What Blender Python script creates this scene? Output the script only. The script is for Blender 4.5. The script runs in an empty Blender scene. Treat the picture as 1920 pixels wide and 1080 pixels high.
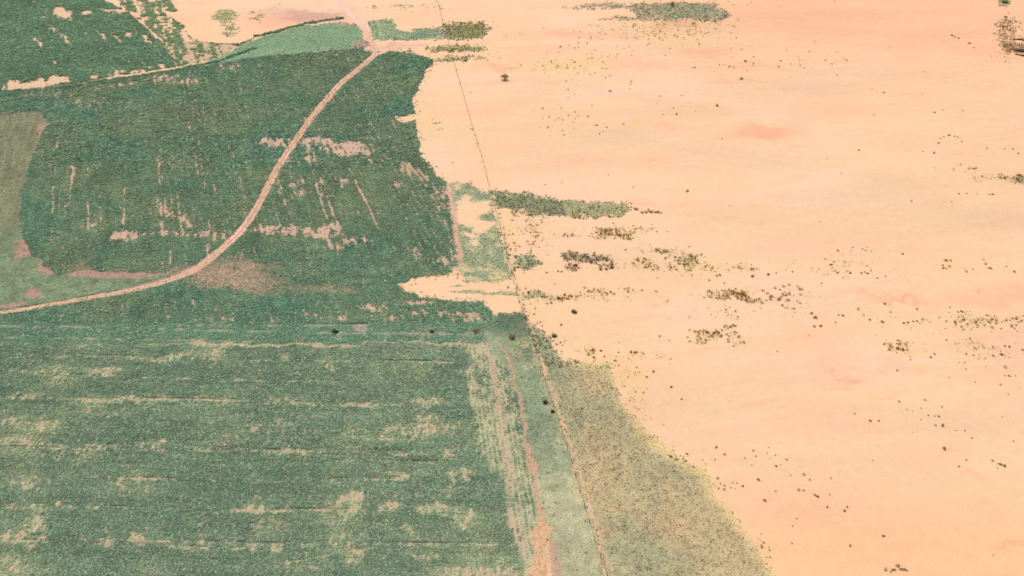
import bpy, math, random
import numpy as np
from mathutils import Vector

# ------------------------------------------------------------------ scene, camera, light
S = bpy.context.scene
COL = S.collection
PITCH = math.radians(40.0)
FPX = 1400.0            # focal length in pixels of a 1920 wide picture
HCAM = 180.0
cam = bpy.data.cameras.new('camera')
cam.sensor_width = 36.0
cam.lens = FPX / 1920.0 * 36.0
cam.clip_start = 1.0
cam.clip_end = 12000.0
camo = bpy.data.objects.new('camera', cam)
COL.objects.link(camo)
camo.location = (0, 0, HCAM)
camo.rotation_euler = (math.pi / 2 - PITCH, 0, 0)
S.camera = camo

SUN_EL = math.radians(56.0)
SUN_AZ = math.radians(-12.0)      # direction the light comes FROM, measured from +Y towards +X
w = bpy.data.worlds.new('World')
S.world = w
w.use_nodes = True
nt = w.node_tree
bg = nt.nodes['Background']
sky = nt.nodes.new('ShaderNodeTexSky')
sky.sky_type = 'NISHITA'
sky.sun_disc = False
sky.sun_elevation = SUN_EL
sky.sun_rotation = SUN_AZ
sky.dust_density = 2.0
nt.links.new(sky.outputs[0], bg.inputs[0])
bg.inputs[1].default_value = 0.13
sl = bpy.data.lights.new('sun', 'SUN')
sl.energy = 3.6
sl.angle = math.radians(0.5)
sl.color = (1.0, 0.955, 0.89)
so = bpy.data.objects.new('sun', sl)
COL.objects.link(so)
sd = Vector((math.sin(SUN_AZ) * math.cos(SUN_EL), math.cos(SUN_AZ) * math.cos(SUN_EL), math.sin(SUN_EL)))
so.rotation_euler = sd.to_track_quat('Z', 'Y').to_euler()
so.location = (0, 0, 400)
S.view_settings.view_transform = 'Standard'
S.view_settings.look = 'None'
S.view_settings.gamma = 1.0
S.view_settings.exposure = 0.50
S.cycles.max_bounces = 5
S.cycles.diffuse_bounces = 3
S.cycles.transmission_bounces = 3
S.cycles.glossy_bounces = 1
LIT = np.array([1.88, 1.90, 1.87])      # light that reaches open ground: picture value = albedo * LIT

rng = np.random.default_rng(7)
random.seed(7)

# ------------------------------------------------------------------ noise
TAB = np.random.default_rng(99).random((8, 256, 256)).astype(np.float32)


def vn(x, y, sx, sy=None, seed=0):
    """value noise, -1..1, cell sizes in metres"""
    sy = sx if sy is None else sy
    u = x / sx + seed * 17.31
    v = y / sy + seed * 9.77
    iu = np.floor(u); iv = np.floor(v)
    fu = u - iu; fv = v - iv
    fu = fu * fu * (3 - 2 * fu); fv = fv * fv * (3 - 2 * fv)
    iu = iu.astype(np.int64) & 255; iv = iv.astype(np.int64) & 255
    T = TAB[seed % 8]
    a = T[iu, iv]; b = T[(iu + 1) & 255, iv]; c = T[iu, (iv + 1) & 255]; d = T[(iu + 1) & 255, (iv + 1) & 255]
    return ((a * (1 - fu) + b * fu) * (1 - fv) + (c * (1 - fu) + d * fu) * fv) * 2 - 1


def fbm(x, y, sx, sy=None, seed=0, o=3):
    sy = sx if sy is None else sy
    r = 0; a = 1.0; t = 0
    for k in range(o):
        ang = 0.6 * k
        xr = x * math.cos(ang) - y * math.sin(ang) if sx == sy else x
        yr = x * math.sin(ang) + y * math.cos(ang) if sx == sy else y
        r = r + a * vn(xr, yr, sx / 2 ** k, sy / 2 ** k, seed + k * 3)
        t += a; a *= 0.55
    return r / t * 1.35


def height(x, y):
    h = 1.3 * vn(x, y, 95, 70, 1) + 0.50 * vn(x, y, 38, 26, 2)
    sandy = np.clip((x + 5) / 60, 0, 1)
    return h * (0.35 + 0.65 * sandy) + sandy * (0.30 * vn(x + 0.4 * y, y, 30, 14, 5) + .55 * vn(x - .6 * y, y + .2 * x, 60, 30, 7) + .05 * vn(x + .3 * y, y, 9, 4, 6))


# ------------------------------------------------------------------ photo <-> ground
CP, SP = math.cos(PITCH), math.sin(PITCH)


def to_px(x, y, z=0.0):
    dz = z - HCAM
    dep = y * CP - dz * SP
    up = y * SP + dz * CP
    dep = np.maximum(dep, 1.0)
    return 960 + FPX * x / dep, 540 - FPX * up / dep


def to_ground(u, v):
    u = np.asarray(u, float); v = np.asarray(v, float)
    a = (u - 960) / FPX; b = (v - 540) / FPX
    dy = CP - b * SP; dz = -SP - b * CP
    z = np.zeros_like(u)
    for _ in range(4):
        t = (z - HCAM) / dz
        x = a * t; y = dy * t
        z = height(x, y)
    return x, y, z


def mpp(v):
    """metres per photo pixel, sideways, at row v"""
    b = (v - 540) / FPX
    return HCAM / (SP + b * CP) / FPX


def lin(c):
    c = np.array(c, float) / 255.0
    return np.where(c <= 0.04045, c / 12.92, ((c + 0.055) / 1.055) ** 2.4)


def alb(*c):
    return lin(c) / LIT


def poly_sd(P, u, v, far=60.0):
    """signed distance in photo pixels (inside > 0), clipped to +-far"""
    P = np.array(P, float)
    out = np.full(u.shape, -far)
    m = (u > P[:, 0].min() - far) & (u < P[:, 0].max() + far) & (v > P[:, 1].min() - far) & (v < P[:, 1].max() + far)
    if not m.any():
        return out
    x = u[m]; y = v[m]
    d2 = np.full(x.shape, far * far)
    ins = np.zeros(x.shape, bool)
    n = len(P)
    for i in range(n):
        ax, ay = P[i]; bx, by = P[(i + 1) % n]
        ex, ey = bx - ax, by - ay
        t = np.clip(((x - ax) * ex + (y - ay) * ey) / (ex * ex + ey * ey + 1e-9), 0, 1)
        q = (x - ax - t * ex) ** 2 + (y - ay - t * ey) ** 2
        d2 = np.minimum(d2, q)
        c = (ay > y) != (by > y)
        if ey != 0:
            ins ^= c & (x < (y - ay) / ey * ex + ax)
    d = np.sqrt(d2)
    out[m] = np.where(ins, d, -d)
    return out


def line_d(P, u, v, far=40.0):
    """distance in photo pixels to a polyline"""
    P = np.array(P, float)
    out = np.full(u.shape, far)
    m = (u > P[:, 0].min() - far) & (u < P[:, 0].max() + far) & (v > P[:, 1].min() - far) & (v < P[:, 1].max() + far)
    if not m.any():
        return out
    x = u[m]; y = v[m]
    d2 = np.full(x.shape, far * far)
    for i in range(len(P) - 1):
        ax, ay = P[i]; bx, by = P[i + 1]
        ex, ey = bx - ax, by - ay
        t = np.clip(((x - ax) * ex + (y - ay) * ey) / (ex * ex + ey * ey + 1e-9), 0, 1)
        d2 = np.minimum(d2, (x - ax - t * ex) ** 2 + (y - ay - t * ey) ** 2)
    out[m] = np.sqrt(d2)
    return out


def ell(u, v, L):
    r = np.zeros(u.shape)
    for (a, b, ra, rb, s) in L:
        q = ((u - a) / ra) ** 2 + ((v - b) / rb) ** 2
        m = q < 6
        r[m] += s * np.exp(-q[m] ** 1.4)
    return r


def sm(x, a, b):
    t = np.clip((x - a) / (b - a), 0, 1)
    return t * t * (3 - 2 * t)


# ------------------------------------------------------------------ where things lie (traced on the photograph, laid on the ground)
P_MID = [(735, 96), (765, 98), (815, 112), (797, 135), (786, 165), (770, 190), (780, 213), (741, 218), (745, 229), (778, 227),
         (788, 285), (812, 320), (838, 345), (852, 430), (864, 490), (846, 513), (800, 520), (745, 530), (762, 547), (845, 568),
         (905, 568), (938, 598), (941, 612), (0, 614), (-700, 612), (-700, 215), (0, 172), (100, 162), (165, 154), (240, 144), (330, 130), (400, 117),
         (470, 103), (680, 93), (702, 97)]
P_OLIVE = [(-700, 270), (0, 212), (75, 208), (97, 228), (78, 250), (62, 290), (50, 330), (41, 360), (37, 420), (44, 445), (62, 478),
           (105, 515), (160, 508), (330, 512), (262, 537), (100, 566), (0, 580), (-700, 680)]
P_UP = [(-900, -260), (190, -60), (192, 0), (240, 22), (262, 45), (300, 70), (352, 78), (450, 82), (478, 70), (455, 83), (400, 110), (330, 126),
        (230, 141), (130, 158), (0, 178), (-900, 240)]
P_UPMIX = [(150, -80), (330, -60), (332, 22), (300, 20), (345, 48), (352, 68), (380, 80), (440, 84), (455, 92), (400, 112), (330, 126), (300, 70), (240, 22)]
P_LIGHT = [(330, 130), (400, 111), (455, 83), (500, 66), (560, 50), (640, 42), (676, 50), (683, 82), (655, 93), (560, 100), (480, 107), (400, 121)]
P_LIGHT2 = [(690, 40), (735, 35), (748, 58), (800, 60), (800, 74), (700, 76)]
P_TEAL = [(770, 54), (838, 50), (836, 74), (780, 74)]
P_OL2 = [(830, 44), (905, 44), (922, 55), (900, 72), (830, 75)]
P_OL3 = [(800, 92), (832, 86), (912, 86), (908, 96), (810, 98)]
P_OL4 = [(815, 115), (835, 108), (890, 105), (880, 112), (830, 118)]
P_STRIP = [(840, 344), (882, 344), (918, 360), (926, 380), (962, 522), (930, 528), (870, 531), (862, 490), (850, 430), (842, 370)]
P_GRASS = [(938, 586), (983, 590), (1000, 645), (1030, 730), (1070, 850), (1100, 945), (1140, 1090), (1250, 1400), (1100, 1400), (1042, 1090),
           (1003, 880), (958, 700), (900, 625), (935, 612)]
P_NEAR = [(-900, 636), (880, 644), (905, 640), (950, 650), (985, 800), (1003, 880), (1020, 985), (1030, 1090), (1060, 1400), (-900, 1400)]
P_VERGE = [(-900, 606), (940, 606), (960, 640), (880, 646), (-900, 640)]
P_DRY = [(988, 606), (1012, 616), (1040, 655), (1062, 676), (1145, 678), (1158, 745), (1232, 832), (1332, 892), (1345, 932), (1402, 995),
         (1462, 1090), (1640, 1400), (1250, 1400), (1140, 1090), (1100, 945), (1070, 850), (1030, 730), (1000, 645)]
P_SCRUB1 = [(918, 358), (960, 362), (1040, 373), (1110, 380), (1170, 380), (1185, 392), (1160, 406), (1090, 407), (1010, 404), (985, 398), (935, 385)]
P_TOP = [(1050, 16), (1100, 9), (1180, 6), (1270, 4), (1340, 6), (1372, 28), (1350, 40), (1250, 38), (1190, 40), (1120, 36), (1190, 30), (1180, 16)]
FENCE = [(806, -60), (820, 0), (838, 70), (848, 105), (865, 165), (885, 235), (905, 300), (923, 372), (940, 435), (952, 478), (962, 525), (975, 570), (990, 613),
         (1006, 660), (1027, 730), (1050, 797), (1070, 858), (1086, 915), (1099, 958), (1109, 993), (1121, 1030), (1139, 1080), (1165, 1150)]
ROAD = [(-160, 606, 2.6), (0, 586, 2.6), (80, 574, 2.7), (170, 558, 2.8), (260, 541, 3.0), (330, 521, 3.6), (370, 503, 4.2), (410, 472, 4.6), (450, 435, 4.7), (475, 400, 4.8),
        (500, 355, 4.9), (520, 315, 4.8), (555, 262, 4.6), (590, 213, 4.6), (640, 155, 4.6), (680, 123, 4.6), (704, 102, 5.2), (700, 88, 5.0), (688, 62, 4.8),
        (672, 44, 5.0), (655, 25, 5.4), (640, 0, 5.4), (622, -40, 5.0), (600, -110, 5.0)]
ROADPX = [(a, b) for a, b, _ in ROAD]
MID_BARE = [(520, 268, 38, 9, .9), (640, 278, 46, 13, .85), (592, 264, 34, 9, .7), (662, 282, 26, 9, .9), (240, 443, 32, 9, .8), (390, 440, 36, 9, .75), (320, 438, 70, 6, .45),
            (560, 433, 62, 11, .8), (490, 430, 40, 8, .5), (617, 432, 22, 20, .6), (632, 462, 26, 14, .55), (680, 452, 26, 9, .5), (765, 314, 22, 12, .7), (790, 330, 16, 20, .4),
            (830, 484, 26, 10, .75), (835, 503, 22, 8, .7), (779, 475, 7, 16, .6), (600, 350, 40, 30, .33), (540, 355, 40, 30, .25), (745, 345, 10, 7, .7), (560, 300, 60, 10, .3),
            (640, 345, 30, 12, .3), (135, 325, 5, 40, .5), (230, 560, 60, 5, .1), (700, 577, 30, 9, .6), (780, 568, 40, 5, .7), (787, 590, 20, 9, .7), (860, 590, 46, 5, .85),
            (880, 600, 40, 6, .6), (735, 596, 20, 6, .7), (620, 592, 60, 5, .45), (430, 600, 60, 6, .3), (400, 578, 20, 6, .4), (310, 400, 60, 30, .18), (180, 420, 60, 30, .2),
            (350, 415, 10, 18, .4), (310, 395, 14, 10, .4), (390, 470, 6, 20, .4), (840, 372, 16, 30, .5), (810, 290, 8, 18, .4), (700, 300, 40, 5, .35), (690, 270, 30, 40, .18),
            (480, 595, 80, 14, .15), (80, 175, 60, 10, .3), (420, 125, 60, 16, .3), (170, 195, 90, 14, .3), (725, 122, 12, 8, .4), (100, 290, 20, 60, .15)]
STUB = [(455, 512, 84, 34, 1.0), (540, 540, 90, 14, .6), (380, 520, 40, 20, .7), (200, 520, 120, 12, .9), (150, 500, 30, 16, .7), (320, 505, 50, 10, .6), (640, 540, 60, 8, .5)]
NEAR_BARE = [(345, 665, 26, 8, .6), (400, 662, 22, 14, .6), (290, 672, 60, 8, .4), (185, 697, 22, 12, .55), (220, 695, 30, 10, .5), (60, 690, 70, 8, .3), (210, 747, 70, 5, .6), (50, 742, 50, 7, .6),
             (330, 748, 60, 5, .4), (400, 752, 50, 4, .6), (90, 795, 22, 12, .5), (25, 788, 26, 10, .5), (210, 770, 60, 20, .25), (30, 826, 60, 10, .45), (210, 838, 22, 6, .55),
             (280, 830, 30, 14, .4), (75, 968, 12, 26, .7), (55, 985, 12, 12, .6), (120, 948, 24, 6, .5), (30, 1012, 50, 14, .6), (25, 1065, 34, 14, .6), (200, 1016, 10, 6, .6),
             (258, 1010, 18, 12, .6), (335, 1020, 16, 8, .6), (380, 1015, 12, 10, .6), (480, 950, 22, 12, .5), (360, 978, 20, 6, .4), (470, 1028, 14, 7, .5), (518, 1032, 16, 8, .7),
             (540, 845, 60, 7, .6), (530, 745, 30, 4, .6), (680, 755, 20, 4, .6), (535, 668, 14, 9, .6), (617, 692, 10, 6, .7), (795, 755, 36, 10, .5), (800, 790, 24, 24, .55),
             (830, 800, 40, 18, .5), (760, 808, 50, 16, .4), (745, 853, 22, 5, .7), (798, 853, 18, 6, .7), (840, 855, 8, 12, .6), (760, 893, 70, 5, .45), (860, 890, 26, 10, .7),
             (850, 915, 10, 16, .5), (655, 935, 34, 8, .45), (650, 955, 36, 16, .5), (730, 945, 22, 8, .65), (820, 955, 40, 14, .6), (872, 968, 18, 22, .7), (765, 990, 10, 10, .6),
             (700, 930, 110, 20, .22), (640, 1010, 24, 30, .4), (660, 1045, 22, 14, .5), (800, 1045, 24, 6, .6), (495, 985, 26, 30, .3), (450, 815, 60, 14, .15), (560, 1070, 60, 16, .2),
             (860, 1070, 60, 8, .6), (940, 1074, 60, 12, .7), (520, 800, 60, 20, .2), (110, 850, 90, 26, .2), (240, 905, 60, 16, .25), (40, 905, 40, 12, .45), (700, 985, 60, 30, .2)]
UP_BARE = [(118, 22, 18, 10, .9), (95, 24, 40, 10, .35), (72, 80, 8, 7, .8), (108, 60, 12, 10, .5), (118, 72, 9, 7, .8), (162, 64, 9, 5, .8), (192, 66, 7, 10, .6), (220, 72, 6, 9, .6),
           (240, 66, 7, 4, .7), (268, 70, 8, 9, .8), (290, 66, 8, 6, .7), (165, 24, 14, 4, .6), (103, 118, 5, 5, .6), (172, 145, 14, 4, .7), (215, 142, 18, 4, .7), (250, 134, 40, 4, .6),
           (300, 125, 26, 6, .6), (350, 100, 8, 6, .7), (310, 78, 14, 8, .5), (330, 85, 40, 6, .4), (400, 88, 20, 4, .5), (170, 130, 10, 8, .4), (60, 155, 90, 6, .5), (100, 148, 26, 7, .9), (30, 160, 50, 4, .9),
           (260, 110, 4, 18, .4), (250, 55, 60, 30, .15)]
SAND_STRIPS = [[(-300, 185), (0, 163), (60, 157), (100, 146), (128, 143), (132, 152), (100, 160), (0, 174), (-300, 200)],
               [(160, 166), (200, 160), (245, 152), (300, 140), (345, 138), (372, 140), (372, 156), (300, 158), (240, 160), (195, 170), (165, 171)],
               [(190, 18), (240, 17), (300, 12), (330, 14), (290, 20), (240, 23), (200, 24)]]
TRACKS_MID = [[(343, 150), (350, 215), (362, 270), (372, 330), (380, 375), (395, 430)], [(352, 150), (362, 215), (372, 270), (384, 350), (400, 425)], [(297, 290), (300, 350), (305, 440)],
              [(236, 320), (232, 420)], [(640, 290), (665, 335), (690, 380), (700, 410)], [(575, 275), (590, 340), (610, 400), (630, 440)], [(585, 275), (603, 340), (625, 400), (648, 450)],
              [(735, 270), (790, 335), (820, 385), (840, 430), (848, 480)], [(750, 280), (800, 335), (830, 380)], [(740, 345), (770, 390), (800, 430)], [(800, 330), (830, 370), (840, 400)],
              [(520, 345), (535, 385)], [(430, 270), (450, 330), (460, 370)], [(660, 330), (690, 385), (710, 430)], [(775, 465), (782, 490)], [(165, 300), (165, 430)], [(100, 350), (98, 400)],
              [(138, 290), (134, 345), (128, 385)], [(565, 210), (575, 228)], [(730, 212), (742, 240)], [(690, 300), (705, 295)], [(320, 470), (318, 510)]]
TRACKS_NEAR = [[(0, 664), (160, 667), (260, 670), (480, 676), (640, 677), (860, 680)], [(0, 669), (200, 671)], [(130, 704), (240, 706), (480, 713), (640, 716)],
               [(0, 746), (160, 748), (330, 749), (480, 753), (700, 758), (780, 760)], [(400, 759), (520, 757), (700, 762)], [(0, 833), (160, 835), (300, 836), (480, 845), (600, 846), (760, 847)],
               [(0, 839), (220, 843), (480, 847)], [(100, 893), (240, 896), (480, 903), (640, 903)], [(190, 897), (380, 900), (600, 900), (830, 898)], [(0, 944), (100, 946), (210, 952), (480, 957), (600, 957), (740, 958)],
               [(0, 951), (210, 955), (360, 962), (560, 958)], [(0, 1005), (160, 1010), (360, 1016), (480, 1021), (640, 1020), (960, 1022)], [(0, 1014), (150, 1017), (420, 1030), (460, 1028)], [(660, 822), (800, 826)],
               [(150, 613), (300, 616), (560, 623), (640, 624), (800, 626)], [(0, 632), (150, 634), (480, 640)], [(480, 1068), (560, 1052), (640, 1038), (700, 1027)], [(640, 865), (820, 868)]]
ROW_MARGIN = [(884, 642), (950, 650), (985, 800), (1003, 880), (1020, 985), (1030, 1060), (985, 1066), (960, 980), (950, 915), (905, 860), (885, 760), (878, 700)]
TRACKS_MARGIN = [([(900, 640), (918, 668), (928, 720), (938, 780), (945, 850), (952, 910), (957, 985)], 5.5, .8), ([(918, 640), (935, 720), (950, 790)], 4.0, .7),
                 ([(962, 970), (970, 1015), (985, 1040)], 3.5, 1.0), ([(975, 980), (988, 1030)], 3, .8), ([(940, 780), (965, 920)], 3.5, .6)]
SOIL_EDGE = [([(930, 632), (952, 668), (968, 720), (982, 790), (992, 840)], 4.5, (205, 168, 140)), ([(992, 840), (1002, 880), (1008, 920), (1018, 970), (1034, 1030), (1050, 1100), (1080, 1200)], 11.0, (216, 168, 134)),
             ([(1015, 1000), (1012, 1060), (1010, 1200)], 34.0, (240, 185, 140)), ([(1042, 1030), (1050, 1090)], 12.0, (198, 160, 140)),
             ([(843, 350), (848, 380), (852, 430), (862, 480), (858, 520)], 8.0, (228, 180, 155))]

ORANGE = [(1425, 246, 62, 14, .9), (1060, 60, 40, 8, .6), (1130, 66, 60, 8, .5), (990, 66, 60, 10, .35), (1320, 100, 52, 8, .8), (1190, 118, 70, 14, .45), (1245, 236, 30, 6, .5),
          (1560, 690, 60, 40, .35), (1600, 715, 22, 5, .9), (1575, 703, 24, 3, .7), (1690, 566, 36, 3.5, 1.), (1640, 560, 40, 6, .5), (1840, 565, 130, 14, .45), (1900, 550, 90, 12, .35), (1520, 630, 70, 30, .3),
          (1590, 740, 40, 6, .5), (1660, 747, 26, 4, .6), (1690, 690, 60, 14, .35), (1460, 720, 40, 14, .2), (940, 127, 42, 5, .8), (970, 126, 20, 4, .4), (1890, 1010, 50, 6, .7), (1790, 850, 24, 4, .7), (1830, 893, 18, 8, .5),
          (1270, 43, 50, 8, .9), (1240, 50, 26, 6, .6), (1450, 250, 26, 14, .6), (1560, 200, 70, 22, .3), (1700, 60, 250, 60, .3), (1450, 10, 120, 30, .3), (1010, 92, 80, 6, .3), (1760, 434, 20, 2.5, .6), (1685, 446, 8, 5, .5),
          (1230, 562, 20, 5, .5), (1255, 594, 20, 4, .4), (1160, 390, 40, 10, .3), (1205, 385, 24, 4, .5), (1365, 150, 40, 7, .3), (1010, 150, 60, 6, .25), (1500, 235, 40, 16, .3), (1370, 395, 200, 20, .12), (1540, 920, 120, 60, .15),
          (1700, 1000, 250, 70, .25), (560, 40, 90, 12, .5), (500, 50, 60, 20, .35), (1330, 215, 60, 10, .15)]
YELLOW = [(1040, 125, 62, 9, .8), (1110, 118, 40, 8, .5), (1195, 230, 9, 4, .9), (1720, 680, 12, 5, 1.), (1322, 198, 14, 5, .4), (1250, 50, 130, 8, .35), (1640, 755, 18, 8, .5), (1735, 695, 18, 4, .6), (800, 225, 24, 28, .35),
          (1260, 70, 70, 16, .3), (1565, 468, 18, 3, .7), (1770, 496, 30, 5, .6), (1245, 468, 30, 4, .6), (1850, 610, 60, 12, .4), (1170, 440, 40, 14, .45), (1330, 500, 60, 14, .3), (1680, 648, 26, 12, .4), (1730, 636, 16, 3, .7),
          (1185, 720, 30, 40, .5), (1150, 690, 40, 10, .5), (1120, 668, 30, 10, .5), (1060, 558, 80, 8, .4), (1000, 585, 14, 12, .6), (975, 520, 30, 30, .1), (1330, 632, 46, 16, .35), (1385, 555, 50, 10, .3), (955, 430, 14, 60, .35),
          (1880, 333, 40, 6, .5), (820, 5, 12, 6, .4), (770, 12, 60, 5, .4), (1800, 1050, 80, 40, .1)]


def cover(X, Y, Z=0.0):
    """ground colour, crop density, crop tint, grass density, grass tint, scrub density for world points"""
    n = X.shape[0]
    wx = 0.9 * fbm(X, Y, 6, seed=3); wy = 1.6 * fbm(X, Y, 6, seed=4)
    u, v = to_px(X + wx, Y + wy, Z)          # ragged edges
    u0, v0 = to_px(X, Y, Z)
    f1 = fbm(X, Y, 1.1, seed=1, o=2)         # fine
    f2 = fbm(X, Y, 3.2, seed=2, o=3)         # clumps
    f3 = fbm(X, Y, 14, seed=5, o=3)
    f4 = fbm(X, Y, 60, 34, seed=6, o=3)
    st = fbm(X * 0.985 + Y * 0.17, Y - .17 * X, 60, 9, seed=7, o=3)    # wind streaks
    col = np.empty((n, 3))
    sand = alb(250, 205, 158); sandl = alb(252, 209, 170); sando = alb(250, 192, 145); sandy = alb(244, 204, 138); sandp = alb(251, 197, 158)
    col[:] = sand

    def mix(c, m):
        nonlocal col
        m = np.clip(m, 0, 1)[:, None]
        col = col * (1 - m) + np.asarray(c) * m
    mix(sandl, .8 * sm(f4 + .3 * st, -.2, .8))
    mix(sandp, .55 * sm(-f4 + .5 * st, .1, .9))
    mix(sando, .6 * sm(st + .4 * f3, .2, 1.1) * sm(v0, 1500, -200))
    st2 = fbm(X * 0.97 + Y * .25, Y - .25 * X, 34, 3.5, seed=2, o=3)
    mix(sandl, .6 * sm(st2, .3, 1.1)); mix(sando, .5 * sm(-st2 + .4 * f3, .35, 1.2))
    mix(sando, .75 * sm(v0, 140, -40) * sm(u0, 1100, 1500))
    mix(alb(252, 198, 145), .85 * sm(v0, 820, 1100) * sm(u0, 1100, 1500))
    mix(sando, .25 * sm(v0, 420, 100) * sm(u0, 900, 1500))
    uo, vo = to_px(X + 2.5 * wx, Y + 3 * wy, Z)
    mix(alb(247, 178, 138), .85 * np.clip(ell(uo, vo, ORANGE), 0, 1))
    mix(sandy, .9 * np.clip(ell(uo, vo, YELLOW) * (1 + .7 * f1), 0, 1))
    # faint mauve ground along the top edge
    mix(alb(212, 160, 140), .8 * np.clip(ell(uo, vo, [(600, 32, 60, 10, .9), (560, 30, 50, 10, .6), (530, 20, 40, 8, .4), (655, 20, 12, 6, .4), (668, 82, 16, 12, 1.), (760, 68, 40, 8, .8), (700, 88, 40, 7, .5), (1270, 46, 46, 7, .4),
                                                    (480, 26, 30, 8, .3), (740, 86, 20, 6, .5)]) * (1 + .5 * f2), 0, 1))
    crop = np.zeros(n); ct = np.zeros((n, 3)); gr = np.zeros(n); gt = np.zeros((n, 3)); sc = np.zeros(n); stt = np.zeros((n, 3))

    def setm(A, c, m):
        m = np.clip(m, 0, 1)
        if A.ndim == 2:
            m = m[:, None]
        A[:] = A * (1 - m) + np.asarray(c) * m
    vs = fbm(X + .30 * Y, Y, 1.1, 4.2, seed=4, o=2)       # gaps run along the sown rows
    vs2 = fbm(X + .02 * Y, Y, .55, 2.6, seed=7, o=2)
    # --- upper left field
    m = sm(poly_sd(P_UP, u, v), -1, 1)
    b = 0
    for (a_, b_, ra, rb, s_k) in UP_BARE:
        if ra <= 20 and rb >= 5:
            du = u - a_; dv = v - b_
            b = b + s_k * np.exp(-np.minimum(((du - 1.05 * dv) / (ra * .75)) ** 2 + (dv / (rb * 1.5)) ** 2, 9) ** 1.3)
        else:
            b = b + ell(u, v, [(a_, b_, ra, rb, s_k)])
    b = b + .12 * sm(f3, .3, 1)
    for p in SAND_STRIPS:
        b = b + .95 * sm(poly_sd(p, u, v) + 3 * f2 + 2 * f1, -4, 3)
    lean = fbm(X + .50 * Y, Y - .5 * X, 2.0, 26, seed=12, o=2)
    b = 1.15 * b * (1 + .95 * lean) + .16 * sm(lean, .4, 1.1) * sm(u0, 60, 250)
    bare = .03 + .95 * sm(b + .22 * f2 + .30 * f1, .30, .85)
    mix(alb(96, 120, 92), m * (1 - bare)); mix(alb(232, 192, 152), m * bare * .85)
    g = np.array([alb(103, 128, 99)]) * (1 + .16 * f3[:, None] + .1 * f4[:, None])
    setm(crop, 1 - bare, m); setm(ct, g, m)
    # mixed corner
    m2 = sm(poly_sd(P_UPMIX, u, v), -1, 1)
    b2 = sm(.45 * lean + .5 * f2 + .25 * f1 + .1 - .35 * sm(u0, 330, 430), -.05, .2)
    mix(alb(150, 158, 112), m2 * b2); mix(alb(240, 195, 155), m2 * (1 - b2) * .7)
    setm(crop, b2, m2); setm(ct, alb(118, 136, 100), m2)
    # weeds on the sand beyond
    for (a, bb, ra, rb, s) in [(420, 30, 26, 14, .8), (430, 55, 22, 18, .55), (475, 25, 16, 6, .4), (485, 30, 20, 14, .4), (290, 10, 30, 12, .6), (520, 8, 12, 6, .3), (760, 12, 50, 5, .4), (815, 10, 10, 5, .5), (700, 13, 8, 5, .6),
                               (1882, 4, 14, 8, 1.0), (820, 230, 14, 26, .3), (790, 200, 14, 30, .3)]:
        q = s * np.exp(-(((u - a) / ra) ** 2 + ((v - bb) / rb) ** 2) ** 1.5)
        k = sm(q * (1 + .8 * f1 + .7 * f2), .25, .8)
        mix(alb(176, 178, 128), k * .8); setm(gr, .8, k); setm(gt, alb(150, 165, 112), k)
    # --- middle field
    pm = poly_sd(P_MID, u, v)
    fr = sm(pm, -12, -1) * (u0 > 730) * sm(f1 + f2, -.6, .8)
    mix(alb(226, 204, 146), .65 * fr); setm(gr, .30, fr); setm(gt, alb(178, 182, 124), fr)
    m = sm(pm + 2.2 * f1 + 1.5 * f2, -2.2, 2.2)
    b = 1.1 * ell(u, v, MID_BARE) + .26 * sm(f3, .1, 1) * sm(f2, -.2, 1) + .05
    lean = fbm(X + .42 * Y, .4 * X - Y, 1.7, 16, seed=13, o=2)
    b = b + .72 * sm(poly_sd(SAND_STRIPS[1], u, v), -3, 4) * np.clip(.8 + .5 * f3 + .3 * f2, 0, 1.2)
    b = b * (1 + .45 * lean) + .22 * sm(lean, .45, 1.2) * sm(u0, 80, 420)
    for p in TRACKS_MID:
        b = b + .75 * sm(line_d(p, u0 + 1.2 * f3, v0), 3.0, .9) * sm(f3 + .6 * f2, -.9, .5)
    b = b + 1.5 * sm(poly_sd([(657, 608), (688, 607), (690, 619), (660, 619)], u0, v0), -1, 1)
    ur = u0
    for _ in range(3):
        ur = u0 - np.interp(ur, [60, 235, 370, 590, 720, 850], [-.06, -.03, .2, .36, .5, .62]) * (v0 - 300)
    ur = ur + .8 * f3
    q_ = ur / 11.0; ci = np.floor(q_); ph = q_ - ci - .5
    hsh = TAB[3][ci.astype(int) & 255, 7]
    gate = sm(fbm(X + 37.7 * ci, Y, 300, 9, seed=6, o=2) + hsh * 1.6 - 1.0, .0, .5) * sm(u0, 60, 110)
    b = b + .85 * gate * sm(np.abs(ph), .20, .05) * np.clip(.6 + .9 * f1, 0, 1)
    f0 = fbm(X, Y, .7, seed=15, o=2)
    bare = .02 + .88 * sm(1.1 * b + .10 * f2 + .15 * f1 + (.24 + .3 * b) * f0 + .62 * vs * (.35 + b), .28, 1.05)
    mix(alb(86, 112, 90), m * (1 - bare)); mix(alb(212, 174, 148), m * bare)
    tone = np.clip(.5 + .8 * f4 + .4 * f3, 0, 1)[:, None]
    g = alb(96, 128, 102) * (1 - tone) + alb(114, 128, 96) * tone
    g = g * (1 + .12 * f3[:, None] + .13 * f2[:, None] + .12 * lean[:, None])
    setm(crop, (1 - bare) * (1 - .5 * sm(f0 - .5 * f2, .55, .95)), m); setm(ct, g, m)
    # striped stubble beside the road
    s = ell(u, v, STUB) * m
    stripe = .5 + .5 * np.cos((X + .02 * Y) * 2 * math.pi / 1.15 + .6 * f3)
    k = sm(s + .25 * f2, .2, .6)
    mix(alb(170, 145, 118), k * .9); mix(alb(196, 158, 134), k * sm(s + .4 * f3, .6, 1.1))
    setm(crop, 0, k * sm(.75 * s + .35 * f2 + .5 * stripe - .3, .2, .6)); setm(gr, .55, k); setm(gt, alb(128, 142, 104), k)
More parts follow.
